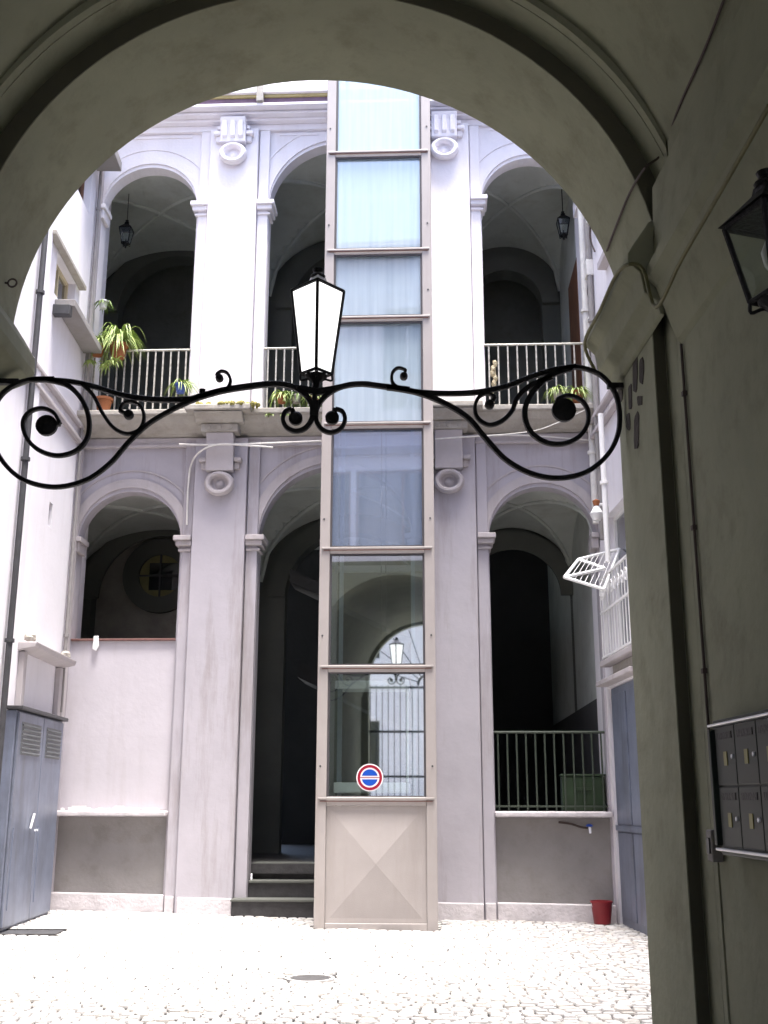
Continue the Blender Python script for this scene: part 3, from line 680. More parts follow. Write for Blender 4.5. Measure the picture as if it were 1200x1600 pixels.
# imposts at the springing
P = [(0, 4.01), (.045, 3.95), (.12, 3.84), (.15, 3.79), (.15, 3.75), (.10, 3.70), (.085, 3.60), (.03, 3.56), (.02, 3.50), (0, 3.49)]
q = MB(); q.prism_xz([(JR-a if i else JR+.06, z) for i, (a, z) in enumerate(P)], YC-.045, YA+.05); q.build('impost', M['passage'], gb, .006)
P2 = [(-.06, 3.90), (.06, 3.86), (.14, 3.74), (.20, 3.64), (.205, 3.56), (.19, 3.51), (.10, 3.47), (0, 3.44)]
q = MB(); q.prism_xz([(JL+a, z) for a, z in P2], YB-.03, YA+.05); q.build('impost', M['passage'], gb, .006)
# fallen plaster patches on the impost and jamb
def patch(pts, seed):
    rr = random.Random(seed); q = MB(); q.prism_yz(pts, JR-.004, JR+.01); return q.build('bare_patch', M['patch'], gb)
def PX(px, py, X=JR):
    d = ray(px, py); t = X/d.x; p = CAMP+d*t; return p.y, p.z
for i, (x0, y0_, x1, y1_) in enumerate(((990, 555, 996, 615), (983, 600, 988, 640), (1000, 560, 1006, 600), (997, 618, 1004, 634), (992, 645, 999, 702), (980, 645, 985, 672), (967, 600, 973, 628))):
    rr = random.Random(i); pts = []
    cx, cy, hx, hy = (x0+x1)/2, (y0_+y1_)/2, (x1-x0)/2, (y1_-y0_)/2
    for k in range(9):
        a = 2*math.pi*k/9; pts.append(PX(cx+1.1*hx*math.copysign(abs(math.cos(a))**.45, math.cos(a))*rr.uniform(.8, 1.15), cy+hy*math.copysign(abs(math.sin(a))**.45, math.sin(a))*rr.uniform(.85, 1.1)))
    patch(pts, i)
def soffit_patch(px, py, w, h, i):
    rr = random.Random(i+50); best = None
    d = ray(px, py)
    for k in range(400):       # where the ray meets the curved soffit
        p = CAMP+d*(3.5+k*.01)
        if (p.z > CZ and (p.x-CX)**2+(p.z-CZ)**2 > (RS-.004)**2) or abs(p.x-CX) > RS-.004: best = p; break
    if best is None: return
    a = math.atan2(best.z-CZ, best.x-CX); n = 9; vs = []
    for k in range(n):
        q_ = 2*math.pi*k/n; aa = a+h/RS*math.sin(q_)*rr.uniform(.6, 1.2); yy = best.y+w*math.cos(q_)*rr.uniform(.6, 1.2)
        vs.append((CX+(RS-.004)*math.cos(aa), yy, CZ+(RS-.004)*math.sin(aa)))
    vs += [(x+.01*math.cos(a), y, z+.01*math.sin(a)) for x, y, z in vs]
    MB().add(vs, [tuple(range(n)), tuple(range(2*n-1, n-1, -1))]+[(k, (k+1) % n, n+(k+1) % n, n+k) for k in range(n)]).build('bare_patch', M['patch'], gb)
for i, (px, py, w_, h_) in enumerate(((978, 440, .05, .02), (996, 458, .06, .05), (974, 480, .04, .04), (990, 500, .07, .03), (1015, 478, .05, .02))): soffit_patch(px, py, w_, h_, i)
# street front with gate behind the camera (it shows in the lift glass)
q = MB(); q.arch(CX, 3.75, 1.62, 5.9, -4.3, -4.0, n=40); q.box(-6, CX-1.62, -4.3, -4.0, -.3, 5.9); q.box(CX+1.62, 6, -4.3, -4.0, -.3, 5.9); q.box(-6, 6, -4.3, -4.0, 5.9, 12.9); q.build('street_wall', M['passage'], gb)
gt = thing('entrance_gate', 'tall iron bar gate closing the street end of the passage', 'gate', (CX, -4.1, 0))
for k in range(20):
    x = CX-1.58+k*3.16/19; MB().box(x-.011, x+.011, -4.12, -4.098, .05, 3.7).build('bar', M['iron'], gt)
for z in (.06, 1.2, 2.4, 3.6): MB().box(CX-1.61, CX+1.61, -4.135, -4.085, z, z+.06).build('rail', M['iron'], gt)
for k in range(9):
    a = R(18*(k+1)); MB().tube([(CX+.25*math.cos(a), -4.11, 3.7+.25*math.sin(a)), (CX+1.6*math.cos(a), -4.11, 3.7+1.6*math.sin(a))], .014, 6).build('fan_bar', M['iron'], gt)
MB().ring(CX, 3.7, .22, .28, -4.13, -4.09).build('fan_ring', M['iron'], gt)
sb = thing('street_building', 'pale apartment house across the street behind the gate', 'building', (0, -14, 0))
hs = [(x, x+1.1, z, z+2) for x in (-7, -3.6, -.4, 2.8, 6) for z in (1.0, 5.2, 9.2)]
q = MB(); wall_holes(q, 'x', -14, 14, -14.4, -14, -.4, 13, hs); q.build('wall', M['upper'], sb)
for h in hs: window(sb, 'x', -14, *h, 1, 'whitemetal')

# ------------------------------------------------------------------ the lift
LV = -1.35
lift = thing('lift_tower', 'glazed beige steel lift tower standing in front of the palace facade', 'lift', (.345, LV, 0), fac=True)
lu0, lu1 = -.365, 1.055
zb = gz(*FP(.34, LV, 0).xy)
TOP = 12.6
for a, b in ((lu0, lu0+.125), (lu1-.125, lu1)):
    MB().box(a, b, LV, LV+.11, zb-.05, TOP).build('post', M['lift'], lift, .008)
    MB().box(a, b, -.13-.10, -.135, zb-.05, TOP).build('rear_post', M['lift'], lift, .008)
cross = [(1.385, .10), (2.93, .085), (4.39, .085), (6.02, .085), (7.49, .075), (8.46, .075), (9.93, .08), (11.5, .08)]
for z, h in cross:
    cb = MB().box(lu0+.127, lu1-.127, LV+.008, LV+.10, z-h/2, z+h/2).build('crossbar', M['lift'], lift, .006)
    MB().box(lu0+.03, lu1-.03, LV-.022, LV-.002, z+h/2-.03, z+h/2-.006).build('drip_strip', M['lift'], cb, .004)
    MB().box(lu0+.05, lu1-.05, LV-.010, LV-.0025, z-.006, z+.006).build('groove_strip', M['darkred'], cb)
    MB().box(lu0+.127, lu1-.127, -.225, -.14, z-h/2, z+h/2).build('rear_crossbar', M['lift'], lift)
    for a in (lu0+.03, lu1-.09): MB().box(a, a+.06, LV+.112, -.232, z-h/2, z+h/2).build('side_bar', M['lift'], lift)
levels = [1.385]+[z for z, h in cross[1:]]+[TOP]
for i in range(len(levels)-1):
    z0, z1 = levels[i]+.05, levels[i+1]-.05
    gm = M['glass_low'] if i < 2 else (M['glass_mid'] if i == 2 else M['glass_high'])
    ti, tw = ((.0225, .0075) if i < 2 else (.004*((i % 3)-1), .003*((i % 2)*2-1))); zc = (z0+z1)/2; ga, gb_ = lu0+.128, lu1-.128
    yy = lambda u, z: LV+.062-(z-zc)*ti+(u-.345)*tw
    cs = [(ga, z0), (gb_, z0), (gb_, z1), (ga, z1)]
    MB().add([(u, yy(u, z), z) for u, z in cs]+[(u, yy(u, z)+.008, z) for u, z in cs], [(0, 1, 2, 3), (7, 6, 5, 4), (0, 4, 5, 1), (1, 5, 6, 2), (2, 6, 7, 3), (3, 7, 4, 0)]).build('glass_pane', gm, lift)
    q = MB()
    for a, b, c, d in ((lu0+.127, lu0+.150, z0-.01, z1+.01), (lu1-.150, lu1-.127, z0-.01, z1+.01)): q.box(a, b, LV+.018, LV+.032, c, d)
    q.box(lu0+.1502, lu1-.1502, LV+.018, LV+.032, z0-.01, z0+.01); q.box(lu0+.1502, lu1-.1502, LV+.018, LV+.032, z1-.012, z1+.01)
    q.build('gasket', M['liftdark'], lift)
    for a in (lu0+.055, lu1-.065): MB().box(a, a+.008, LV+.12, -.235, z0, z1).build('side_pane', M['glass_low'] if i < 2 else M['glass_mid'], lift)
    MB().lathe([(.012, 0), (.012, -.006), (0, -.008)], lu0+.05, LV-.001, z0+.35, 8, 'y').build('screw', M['darkmetal'], lift)
    MB().lathe([(.012, 0), (.012, -.006), (0, -.008)], lu1-.05, LV-.001, z0+.35, 8, 'y').build('screw', M['darkmetal'], lift)
# folded base panel: a shallow pyramid
q = MB(); a, b, c, d = lu0+.127, lu1-.127, zb+.06, 1.333; mu, mz = (a+b)/2, (c+d)/2
y_ = LV+.035
q.add([(a, y_, c), (b, y_, c), (b, y_, d), (a, y_, d), (mu, y_-.055, mz), (a+.05, y_, c+.05), (b-.05, y_, c+.05), (b-.05, y_, d-.05), (a+.05, y_, d-.05)],
      [(0, 1, 6, 5), (1, 2, 7, 6), (2, 3, 8, 7), (3, 0, 5, 8), (5, 6, 4), (6, 7, 4), (7, 8, 4), (8, 5, 4)])
q.build('base_panel', M['lift'], lift)
MB().box(a, b, LV+.0, LV+.09, zb-.05, zb+.058).build('bottom_rail', M['lift'], lift, .006)
MB().box(lu0+.02, lu1-.02, LV+.12, -.24, zb-.05, zb+.12).build('shaft_floor', M['basalt'], lift)
MB().box(lu0+.04, lu0+.05, LV+.12, -.24, .1, 1.36).build('side_panel', M['lift'], lift)
MB().box(lu1-.05, lu1-.04, LV+.12, -.24, .1, 1.36).build('side_panel', M['lift'], lift)
for a in (lu0+.22, lu1-.30):
    MB().box(a, a+.05, LV+.35, LV+.40, .1, TOP).build('guide_rail', M['rail_metal'], lift)
for k in (-.03, .03): MB().tube([(.40+k, LV+.6, 3.2), (.40+k, LV+.6, TOP)], .007, 6).build('hoist_rope', M['darkmetal'], lift)
# cabin at the ground stop
cabn = thing('lift_cabin', 'glass sided lift cabin with white frame at the foot of the shaft', 'lift cabin', (.3, LV+.6, 1.4), fac=True)
c0, c1, f0, f1 = lu0+.20, lu1-.33, LV+.115, -.36
MB().box(c0, c1, f0, f1, 1.48, 1.60).build('floor_frame', M['cabin'], cabn, .01)
q = MB(); q.box(c0, c1, f0, f0+.05, 2.70, 2.80); q.box(c0, c1, f0+.052, f1, 2.74, 2.80); q.build('roof_frame', M['cabin'], cabn, .01)
MB().box(c0, c0+.03, f0+.052, f1, 1.602, 2.735).build('side_glass', M['glass_low'], cabn)
MB().box(c0, c0+.03, f0, f0+.05, 1.602, 2.698).build('corner_post', M['railgreen'], cabn)
MB().box(c1-.03, c1, f0, f0+.05, 1.602, 2.698).build('corner_post', M['cabin'], cabn)
# sticker on the glass
sg = thing('no_parking_sticker', 'round red and blue no parking sticker stuck on the lowest lift pane', 'sign', (.27, LV, 1.65), fac=True)
su, sz, r_ = .268, 1.655, .158; yv = LV+.030
def disc(r0, ya, yb): return MB().lathe([(r0, 0), (r0, yb-ya), (0, yb-ya)], su, ya, sz, 40, 'y')
disc(r_, yv, yv-.002).build('backing', M['whitepaint'], sg)
MB().ring(su, sz, r_*.72, r_*.92, yv-.0045, yv-.0022, 0, 360, 44).build('red_ring', M['redpaint'], sg)
for s in (1, -1):
    pts = []
    rr_ = r_*.60; hh = r_*.13
    a0 = math.asin(hh/rr_)
    for k in range(17):
        a = a0+(math.pi-2*a0)*k/16; pts.append((su+rr_*math.cos(a), sz+s*rr_*math.sin(a)))
    MB().prism_xz(pts, yv-.0045, yv-.0022).build('blue_field', M['bluepaint'], sg)
MB().box(su-r_*.72, su+r_*.72, yv-.0045, yv-.0022, sz-r_*.025, sz+r_*.025).build('red_bar', M['redpaint'], sg)

# ------------------------------------------------------------------ railings
def railing(label, u0, u1, v, z0, z1, n, m_, ends=(0, 0)):
    t = thing('railing', label, 'railing', ((u0+u1)/2, v, z0), fac=True)
    MB().tube([(u0, v, z1), (u1, v, z1)], .018, 8).build('top_rail', m_, t, smooth=True)
    MB().box(u0, u1, v-.012, v+.012, z0+.05, z0+.075).build('bottom_rail', m_, t)
    bar = None
    for k in range(n):
        u = u0+(u1-u0)*(k+.5)/n
        if bar is None:
            bar = MB().box(u-.010, u+.010, v-.010, v+.010, z0, z1-.01).build('baluster', m_, t); b0 = u
        else:
            b = bar.copy(); COL.objects.link(b); b.parent = t; b.location = (u-b0, 0, 0)
    return t
railing('upper left loggia railing with hanging spider plants', -3.86, -2.42, -.02, ZB, 7.66, 13, M['rail'])
railing('upper middle railing partly hidden behind the lantern', -1.35, .76, -.02, ZB, 7.66, 18, M['rail'])
railing('upper right loggia railing with plants at its corner', 1.79, 3.26, -.02, ZB, 7.66, 11, M['rail'])
railing('green railing on the low wall in the lower right arch', 1.80, 3.26, .12, 1.262, 2.26, 12, M['railgreen'])
# green box behind railing
gx = thing('green_box', 'dark green metal box behind the lower right railing', 'box', (2.97, .24, 1.262), fac=True)
MB().box(2.68, 3.23, .16, .38, 1.265, 1.70).build('body', M['green'], gx, .012)
MB().box(2.665, 3.245, .15, .39, 1.703, 1.73).build('lid', M['green'], gx, .006)
MB().box(2.86, 3.05, .148, .158, 1.52, 1.56).build('latch', M['green'], gx, .003)
# tap & blue object beneath right bench slab
tp = thing('wall_tap', 'small blue handled tap under the right stone ledge', 'tap', (2.98, .0, 1.08), fac=True)
MB().tube(smoothpath([(2.60, .02, 1.13), (2.75, .0, 1.11), (2.88, .0, 1.07), (2.98, -.02, 1.06)], 4), .014, 6).build('pipe', M['cable'], tp)
MB().tube([(2.98, .04, 1.06), (2.98, -.08, 1.06), (2.98, -.10, 1.0)], .016, 8).build('spout', M['alu'], tp)
MB().lathe([(.04, 0), (.045, .015), (.02, .03)], 2.98, -.04, 1.08, 12).build('handle', M['bluepaint'], tp)
# bucket
bz = gz(3.0, 14.2)
bu, bv = 3.06, -.24
bk = thing('bucket', 'red plastic bucket standing by the blue door', 'bucket', (bu, bv, bz), fac=True)
MB().lathe([(.0, .005), (.10, .005), (.13, .25), (.138, .25), (.138, .27), (.128, .27), (.122, .24), (.095, .02), (0, .02)], bu, bv, bz, 28).build('body', M['red'], bk, smooth=True)
MB().tube([(bu+.13*math.cos(a), bv-.03, bz+.25-.12*math.sin(a)) for a in [math.pi*i/12 for i in range(13)]], .004, 6).build('handle', M['alu'], bk)

# ------------------------------------------------------------------ plants
def foliage(c, n, L_, seed, up=.6, droop=1.0, w=.026):
    rr = random.Random(seed); q = MB()
    for k in range(n):
        a = rr.uniform(0, 2*math.pi); l = L_*rr.uniform(.6, 1.15); e = rr.uniform(.25, 1.0)*up; p = Vector(c)+Vector((rr.uniform(-.04, .04), rr.uniform(-.04, .04), 0))
        d = Vector((math.cos(a), math.sin(a), 0)); sd = Vector((-d.y, d.x, 0)); vs = []; m_ = 7
        for i in range(m_):
            t = i/(m_-1); pos = p+d*l*t*.8+Vector((0, 0, l*(e*2*t-droop*(e+.55)*t*t*1.35)))
            ww = w*(1-t**2)*(.6+.4*min(1, t*4))+.001; vs += [pos-sd*ww*.5, pos+Vector((0, 0, -ww*.25)), pos+sd*ww*.5]
        q.add(vs, [(3*i+j, 3*i+j+1, 3*i+j+4, 3*i+j+3) for i in range(m_-1) for j in range(2)])
    return q
def potplant(name, label, u, v, z, potm, pr, n, L_, seed, leaf='leafy', cat='potted plant', group=None, trail=0, up=.6):
    t = thing(name, label, cat, (u, v, z), fac=True, group=group)
    MB().lathe([(0, 0), (pr*.7, 0), (pr*.95, pr*1.35), (pr*1.1, pr*1.35), (pr*1.1, pr*1.65), (pr*.9, pr*1.65), (pr*.85, pr*1.3), (0, pr*1.3)], u, v, z, 18).build('pot', potm, t, smooth=True)
    o = foliage((u, v, z+pr*1.5), n, L_, seed, up=up).build('foliage', M[leaf], t); o['kind'] = 'stuff'
    for k in range(trail):
        rr = random.Random(seed+k+9); a = rr.uniform(math.pi, 2*math.pi); du, dv = math.cos(a)*.14, math.sin(a)*.14-.03; h = rr.uniform(.15, .35)
        MB().tube(smoothpath([(u, v, z+pr*1.7), (u+du*.8, v+dv*.8, z+pr*1.9), (u+du*1.2, v+dv*1.2, z+pr-h)], 5), .004, 5).build('runner', M['leafy'], t)
        o = foliage((u+du*1.2, v+dv*1.2, z+pr-h), 12, L_*.35, seed+k+30).build('plantlet', M[leaf], t)
    return t
def P3(px, py, v): return FA(px, py, v)
u_, z_ = P3(184, 560, -.16); potplant('spider_plant', 'large spider plant spilling from a terracotta pot hung on the upper left railing', u_, -.16, z_, M['terra'], .13, 170, .47, 1, 'leafy', trail=5, up=1.25)
u_, z_ = P3(152, 556, -.16); potplant('spider_plant', 'smaller spider plant in a clay pot at the left end of the upper railing', u_, -.16, z_, M['terra'], .10, 110, .36, 2, 'leafy', trail=2, up=1.0)
u_, z_ = P3(161, 482, -.10); potplant('ivy_plant', 'small leafy plant in a white pot fixed high in the left corner', u_, -.10, z_, M['whitemetal'], .07, 46, .20, 3, 'leaf', up=.3)
u_, z_ = P3(282, 611, -.16); potplant('spider_plant', 'little plant in a blue pot hooked low on the upper left railing', u_, -.16, z_-.03, M['bluepot'], .08, 60, .30, 4, 'leafy')
u_, z_ = P3(160, 640, -.2); potplant('potted_plant', 'bare orange clay pot with sparse leaves on the left balcony ledge', u_, -.16, z_-.02, M['terra'], .12, 10, .14, 5, 'leafd')
for i, (px, lab) in enumerate(((440, 'left of the three plants trailing over the middle balcony ledge'), (463, 'middle one of the plants trailing over the middle balcony ledge'), (492, 'right of the three plants trailing over the middle balcony ledge, beneath the lantern'))):
    u_, z_ = P3(px, 630, -.24); potplant('trailing_plant', lab, u_, -.24, z_, M['terra'] if i != 1 else M['stone'], .07, 60, .27, 11+i, 'leafy' if i != 1 else 'leaf', trail=2, group='plants on the middle balcony ledge')
u_, z_ = P3(872, 620, -.2); potplant('leafy_plant', 'green plant with white tipped leaves low on the right railing', u_, -.16, z_-.02, M['stone'], .07, 60, .26, 21, 'leafy')
u_, z_ = P3(903, 620, -.2); potplant('leafy_plant', 'yellow green plant in an orange pot at the right railing corner', u_, -.16, z_-.06, M['terra'], .09, 80, .34, 22, 'leafy')
u_, z_ = P3(772, 605, .08)
ds = thing('dried_stalk', 'slender tan dried stalk standing behind the left bars of the upper right railing', 'dried plant', (u_, .10, ZB), fac=True)
MB().lathe([(0, 0), (.06, 0), (.08, .12), (0, .12)], u_, .10, ZB, 14).build('pot', M['terra'], ds, smooth=True)
MB().tube(smoothpath([(u_, .10, ZB+.1), (u_-.02, .09, ZB+.4), (u_+.02, .1, ZB+.62), (u_, .1, ZB+.85)], 5), .014, 6).build('stem', M['cream'], ds)
for k in range(5): MB().blob((u_+.025*math.sin(k*2), .09, ZB+.50+k*.075), (.035, .03, .05), k).build('husk', M['cream'], ds)
# moss on the ledge
q = MB(); rr = random.Random(5)
for k in range(90):
    u_ = rr.choice((rr.uniform(-1.9, -1.45), rr.uniform(-2.3, -1.3))); q.blob((u_, rr.uniform(-.58, -.40), ZB+.012), (rr.uniform(.015, .05), rr.uniform(.015, .04), rr.uniform(.01, .045)), k, 4)
solo('moss', q, M['moss'], 'yellowish moss growing on the balcony ledge above the left corbel', 'moss', (-1.8, -.5, ZB), fac=True, kind='stuff')
q = MB()
for k in range(26):
    u_ = rr.uniform(-3.8, -2.45); q.blob((u_, rr.uniform(-.15, -.08), 1.27), (rr.uniform(.01, .07), rr.uniform(.01, .03), rr.uniform(.005, .03)), k, 4)
solo('debris', q, M['whitecable'], 'white crumbs of plaster lying on the left stone ledge', 'debris', (-3.1, -.1, 1.27), fac=True, kind='stuff')
# small loose objects on the left ledge
for i, (px, lab, w_) in enumerate(((123, 'low white tray on the left stone ledge', .13), (186, 'small white box on the left stone ledge', .08))):
    u_, _ = FA(px, 1258, -.1); q = MB(); q.box(u_-w_, u_+w_, -.12, -.02, 1.263, 1.30)
    t = thing('tray' if i == 0 else 'small_box', lab, 'tray' if i == 0 else 'box', (u_, -.07, 1.263), fac=True); q.build('base', M['whitemetal'], t, .006)
    MB().box(u_-w_*.7, u_+w_*.6, -.11, -.03, 1.301, 1.318).build('lid', M['whitecable'], t, .003)
u_, z_ = FA(150, 1003, -.02)
t = thing('cloth', 'small white rag hanging over the red sill on the left', 'rag', (u_, -.02, z_), fac=True)
MB().prism_xz([(u_-.035, 3.53), (u_+.03, 3.535), (u_+.045, 3.40), (u_+.01, 3.33), (u_-.04, 3.36)], -.03, -.016).build('drape', M['whitemetal'], t, .004)

# ------------------------------------------------------------------ cables on the facade
def cable(label, pts, r, m_, fac=True, name='cable', n=6, clip=0):
    sp = smoothpath(pts, n); q = MB().tube(sp, r, 7); return solo(name, q, m_, label, 'cable', tuple(pts[0]), fac=fac, smooth=True)
def FV(px, py, v): u, z = FA(px, py, v); return (u, v, z)
cable('white conduit strung under the balcony left of the lift', [FV(280, 694, -.35), FV(330, 695, -.36), FV(400, 693, -.36), FV(504, 689, -.36)], .013, M['whitecable'])
cable('white cable curving down beside the left pilaster', [FV(427, 699, -.35), FV(385, 696, -.37), FV(345, 694, -.38), FV(318, 702, -.36), FV(300, 722, -.15), FV(294, 760, -.09), FV(292, 820, -.085)], .013, M['whitecable'])
cable('white conduit running under the balcony right of the lift', [FV(680, 686, -.35), FV(740, 682, -.37), FV(815, 680, -.2), FV(925, 688, -.09)], .010, M['whitecable'])
cable('loose pale wire sagging across the balcony underside at right', [FV(760, 681, -.37), FV(830, 674, -.40), FV(870, 661, -.44), FV(915, 640, -.46)], .006, M['whitecable'])
# ------------------------------------------------------------------ cables and fittings in the passage
def PV(px, py, Y): x, z = WY(px, py, Y); return (x, Y, z)
def onX(px, py, X): y, z = PX(px, py, X); return (X, y, z)
def onvault(px, py, r, cz, lo=.6):
    d = ray(px, py)
    for k in range(900):
        p = CAMP+d*(lo+k*.01)
        if (p.z > cz and (p.x-CX)**2+(p.z-cz)**2 > r*r) or abs(p.x-CX) > r: return tuple(p)
    return tuple(CAMP+d*4)
pts = [onvault(1131, 0, RV-.012, CZ+.01), onvault(1100, 80, RV-.012, CZ+.01), onvault(1062, 165, RV-.012, CZ+.01), onvault(1035, 238, RV-.012, CZ+.01), onvault(1008, 262, RS-.015, CZ), onvault(985, 300, RS-.015, CZ), onvault(968, 340, RS-.015, CZ), onvault(948, 392, RS-.015, CZ)]
cable('dark cable crossing the vault and the arch at upper right', pts, .006, M['cable'], fac=False)
pts = [onX(1202, 165, XW-.143), onX(1130, 292, XW-.143), onX(1065, 405, XW-.143), onX(1025, 480, XW-.143), (1.27, YC-.07, 3.70), (JR-.158, YC-.05, 3.73), (JR-.163, YB-.02, 3.77), (JR-.165, YA-.4, 3.75), (JR-.165, YA-.02, 3.74), (JR-.1, YA+.06, 3.62)]
cable('yellowed cable following the cornice and wrapping round the right impost', pts, .009, M['yellowcable'], fac=False, n=5)
cd = thing('conduit', 'thin reddish conduit running down the right passage wall to a small switch box', 'conduit', (XW-.03, YC-.09, 1.3))
MB().tube([(XW-.009, YC-.07, 1.29), (XW-.009, YC-.07, 3.34)], .0065, 8).build('tube', M['cable'], cd)
for z in (1.9, 2.5, 3.1): MB().box(XW-.02, XW-.001, YC-.082, YC-.058, z, z+.02).build('clip', M['cable'], cd)
sw = thing('switch_box', 'small grey switch box at the foot of the conduit', 'switch', (XW, YC-.1, 1.3))
MB().box(XW-.045, XW-.001, YC-.12, YC-.052, 1.17, 1.29).build('case', M['infill'], sw, .006)
MB().box(XW-.052, XW-.046, YC-.105, YC-.07, 1.20, 1.26).build('button', M['darkmetal'], sw, .002)
# mailboxes
mx = thing('mailbox_bank', 'bank of dark metal mailboxes in an aluminium frame on the right passage wall', 'mailboxes', (XW, 3.9, 1.2))
my1, my0, mz0, mz1 = 4.25, 2.85, 1.205, 1.695
MB().box(XW-.06, XW-.001, my0, my1, mz0, mz1).build('case', M['mailmetal'], mx, .006)
for z in (mz0+.016, mz1-.026): MB().box(XW-.086, XW-.0605, my0+.01, my1-.01, z, z+.010).build('frame_rail', M['alu'], mx, .004)
for yy in (my0, my1-.03): MB().box(XW-.084, XW-.0605, yy, yy+.03, mz0+.034, mz1-.034).build('frame_post', M['mailmetal'], mx, .004)
nc = 6; dw = (my1-my0-.08)/nc
for r_i in range(2):
    for k in range(nc):
        a = my0+.04+k*dw; z0 = mz0+.032+r_i*.217
        d = MB().box(XW-.068, XW-.0602, a+.002, a+dw-.002, z0, z0+.211).build('mailbox_door', M['mailmetal'], mx, .004)
        MB().box(XW-.0705, XW-.0682, a+.03, a+dw-.03, z0+.165, z0+.19).build('letter_slot', M['iron'], d)
        MB().box(XW-.0710, XW-.0682, a+.09, a+.125, z0+.07, z0+.12).build('nameplate', M['brass'], d)
        MB().lathe([(.008, 0), (.008, -.006)], XW-.0682, a+.03, z0+.10, 10, 'x').build('lock', M['alu'], d)

# ------------------------------------------------------------------ wrought-iron overthrow
YI = 5.28
iron = thing('iron_scrollwork', 'black wrought iron scrollwork spanning the arch and carrying the lantern', 'ironwork', (-.2, YI, 3.4))
def scroll(pix, t0, t1, eye=None, w=.034):
    P = smoothpath([Vector((*WY(a, b, YI), 0)) for a, b in pix], 7); P = [(p.x, p.y) for p in P]
    n = len(P); q = MB(); q.flatbar(P, YI, [.80*(t0+(t1-t0)*i/(n-1)) for i in range(n)], w*.85)
    o = q.build('scroll_bar', M['iron'], iron, smooth=True)
    if eye:
        x, z = WY(eye[0], eye[1], YI); r_ = eye[2]/FPX*5.75
        MB().lathe([(0, -.026), (r_*.7, -.024), (r_, -.012), (r_, .012), (r_*.7, .024), (0, .026)], x, YI, z, 20, 'y').build('scroll_eye', M['iron'], o, smooth=True)
        # join the bar end to the eye
        e = P[-1]; MB().flatbar([e, ((e[0]+x)/2, (e[1]+z)/2), (x, z)], YI, [t1, t1, t1], w*.9).build('scroll_tip', M['iron'], o)
scroll([(300, 624), (345, 611), (395, 603), (430, 600), (456, 604), (476, 616), (488, 635), (487, 655), (477, 669), (462, 674), (448, 668), (442, 655), (446, 643), (456, 639)], .040, .024, (462, 654, 10.5))
scroll([(640, 609), (600, 604), (565, 600), (535, 604), (512, 616), (497, 634), (494, 655), (502, 670), (517, 676), (532, 670), (539, 656), (535, 643), (524, 639)], .034, .024, (519, 653, 10.5))
scroll([(345, 611), (300, 626), (262, 644), (230, 664), (200, 692), (172, 724), (135, 750), (88, 761), (42, 752), (10, 728), (-12, 690), (-14, 650), (0, 620), (22, 602), (50, 593), (85, 592)], .028, .026)
scroll([(300, 624), (262, 625), (225, 623), (185, 616), (150, 605), (115, 597), (80, 594), (48, 594)], .036, .026)
scroll([(70, 593), (105, 602), (128, 625), (139, 655), (136, 685), (118, 705), (90, 712), (62, 704), (43, 686), (36, 662), (45, 645), (65, 638), (84, 645), (94, 662)], .030, .022, (73, 665, 16))
scroll([(128, 600), (146, 618), (160, 645), (177, 668), (198, 678), (217, 672), (225, 655), (221, 637), (207, 628), (193, 631), (187, 642)], .024, .018, (201, 648, 7.5))
scroll([(335, 614), (350, 611), (358, 603), (360, 593), (355, 583), (346, 580), (338, 585)], .022, .014, (343, 591, 6))
scroll([(640, 609), (605, 606), (620, 607), (655, 613), (700, 615), (745, 613), (790, 604), (830, 589), (865, 578), (900, 573)], .030, .034)
scroll([(605, 605), (650, 613), (690, 628), (730, 652), (758, 684), (790, 718), (830, 740), (872, 747), (915, 738), (948, 712), (965, 680), (968, 645), (960, 612), (938, 586), (905, 574), (880, 576)], .034, .026)
scroll([(893, 575), (862, 586), (838, 606), (822, 632), (821, 656), (832, 678), (855, 692), (882, 693), (905, 682), (918, 662), (918, 640), (906, 624), (887, 618), (870, 624)], .038, .022, (881, 641, 18.5))
scroll([(862, 590), (830, 602), (808, 622), (800, 642), (784, 658), (764, 664), (747, 654), (742, 637), (748, 621), (762, 615), (774, 621)], .034, .018, (765, 632, 7.5))
scroll([(640, 612), (622, 606), (613, 597), (613, 583), (622, 575), (634, 578)], .024, .014, (631, 588, 6))
for (x0, px, py) in ((JL, 30, 597), (JR, 958, 603)):
    x, z = WY(px, py, YI); a, b = sorted((x0, x)); MB().box(a-.03, b, YI-.015, YI+.015, z-.014, z+.014).build('wall_fixing', M['iron'], iron)
x, z = WY(491, 640, YI); MB().box(x-.022, x+.022, YI-.024, YI+.024, z-.035, z+.045).build('collar', M['iron'], iron, .004)
x, z = WY(316, 614, YI); MB().lathe([(0, -.016), (.016, -.01), (.016, .01), (0, .016)], x, YI, z+.01, 12).build('knob', M['iron'], iron)
x, z = WY(492, 603, YI); MB().tube([(x, YI, z-.10), (x, YI, z+.04)], .014, 8).build('spigot', M['iron'], iron)
MB().flatbar([(WY(458, 604, YI)), (WY(475, 608, YI)), (WY(495, 613, YI)), (WY(515, 609, YI)), (WY(535, 603, YI))], YI, [.016, .03, .036, .03, .016], .034).build('saddle', M['iron'], iron)
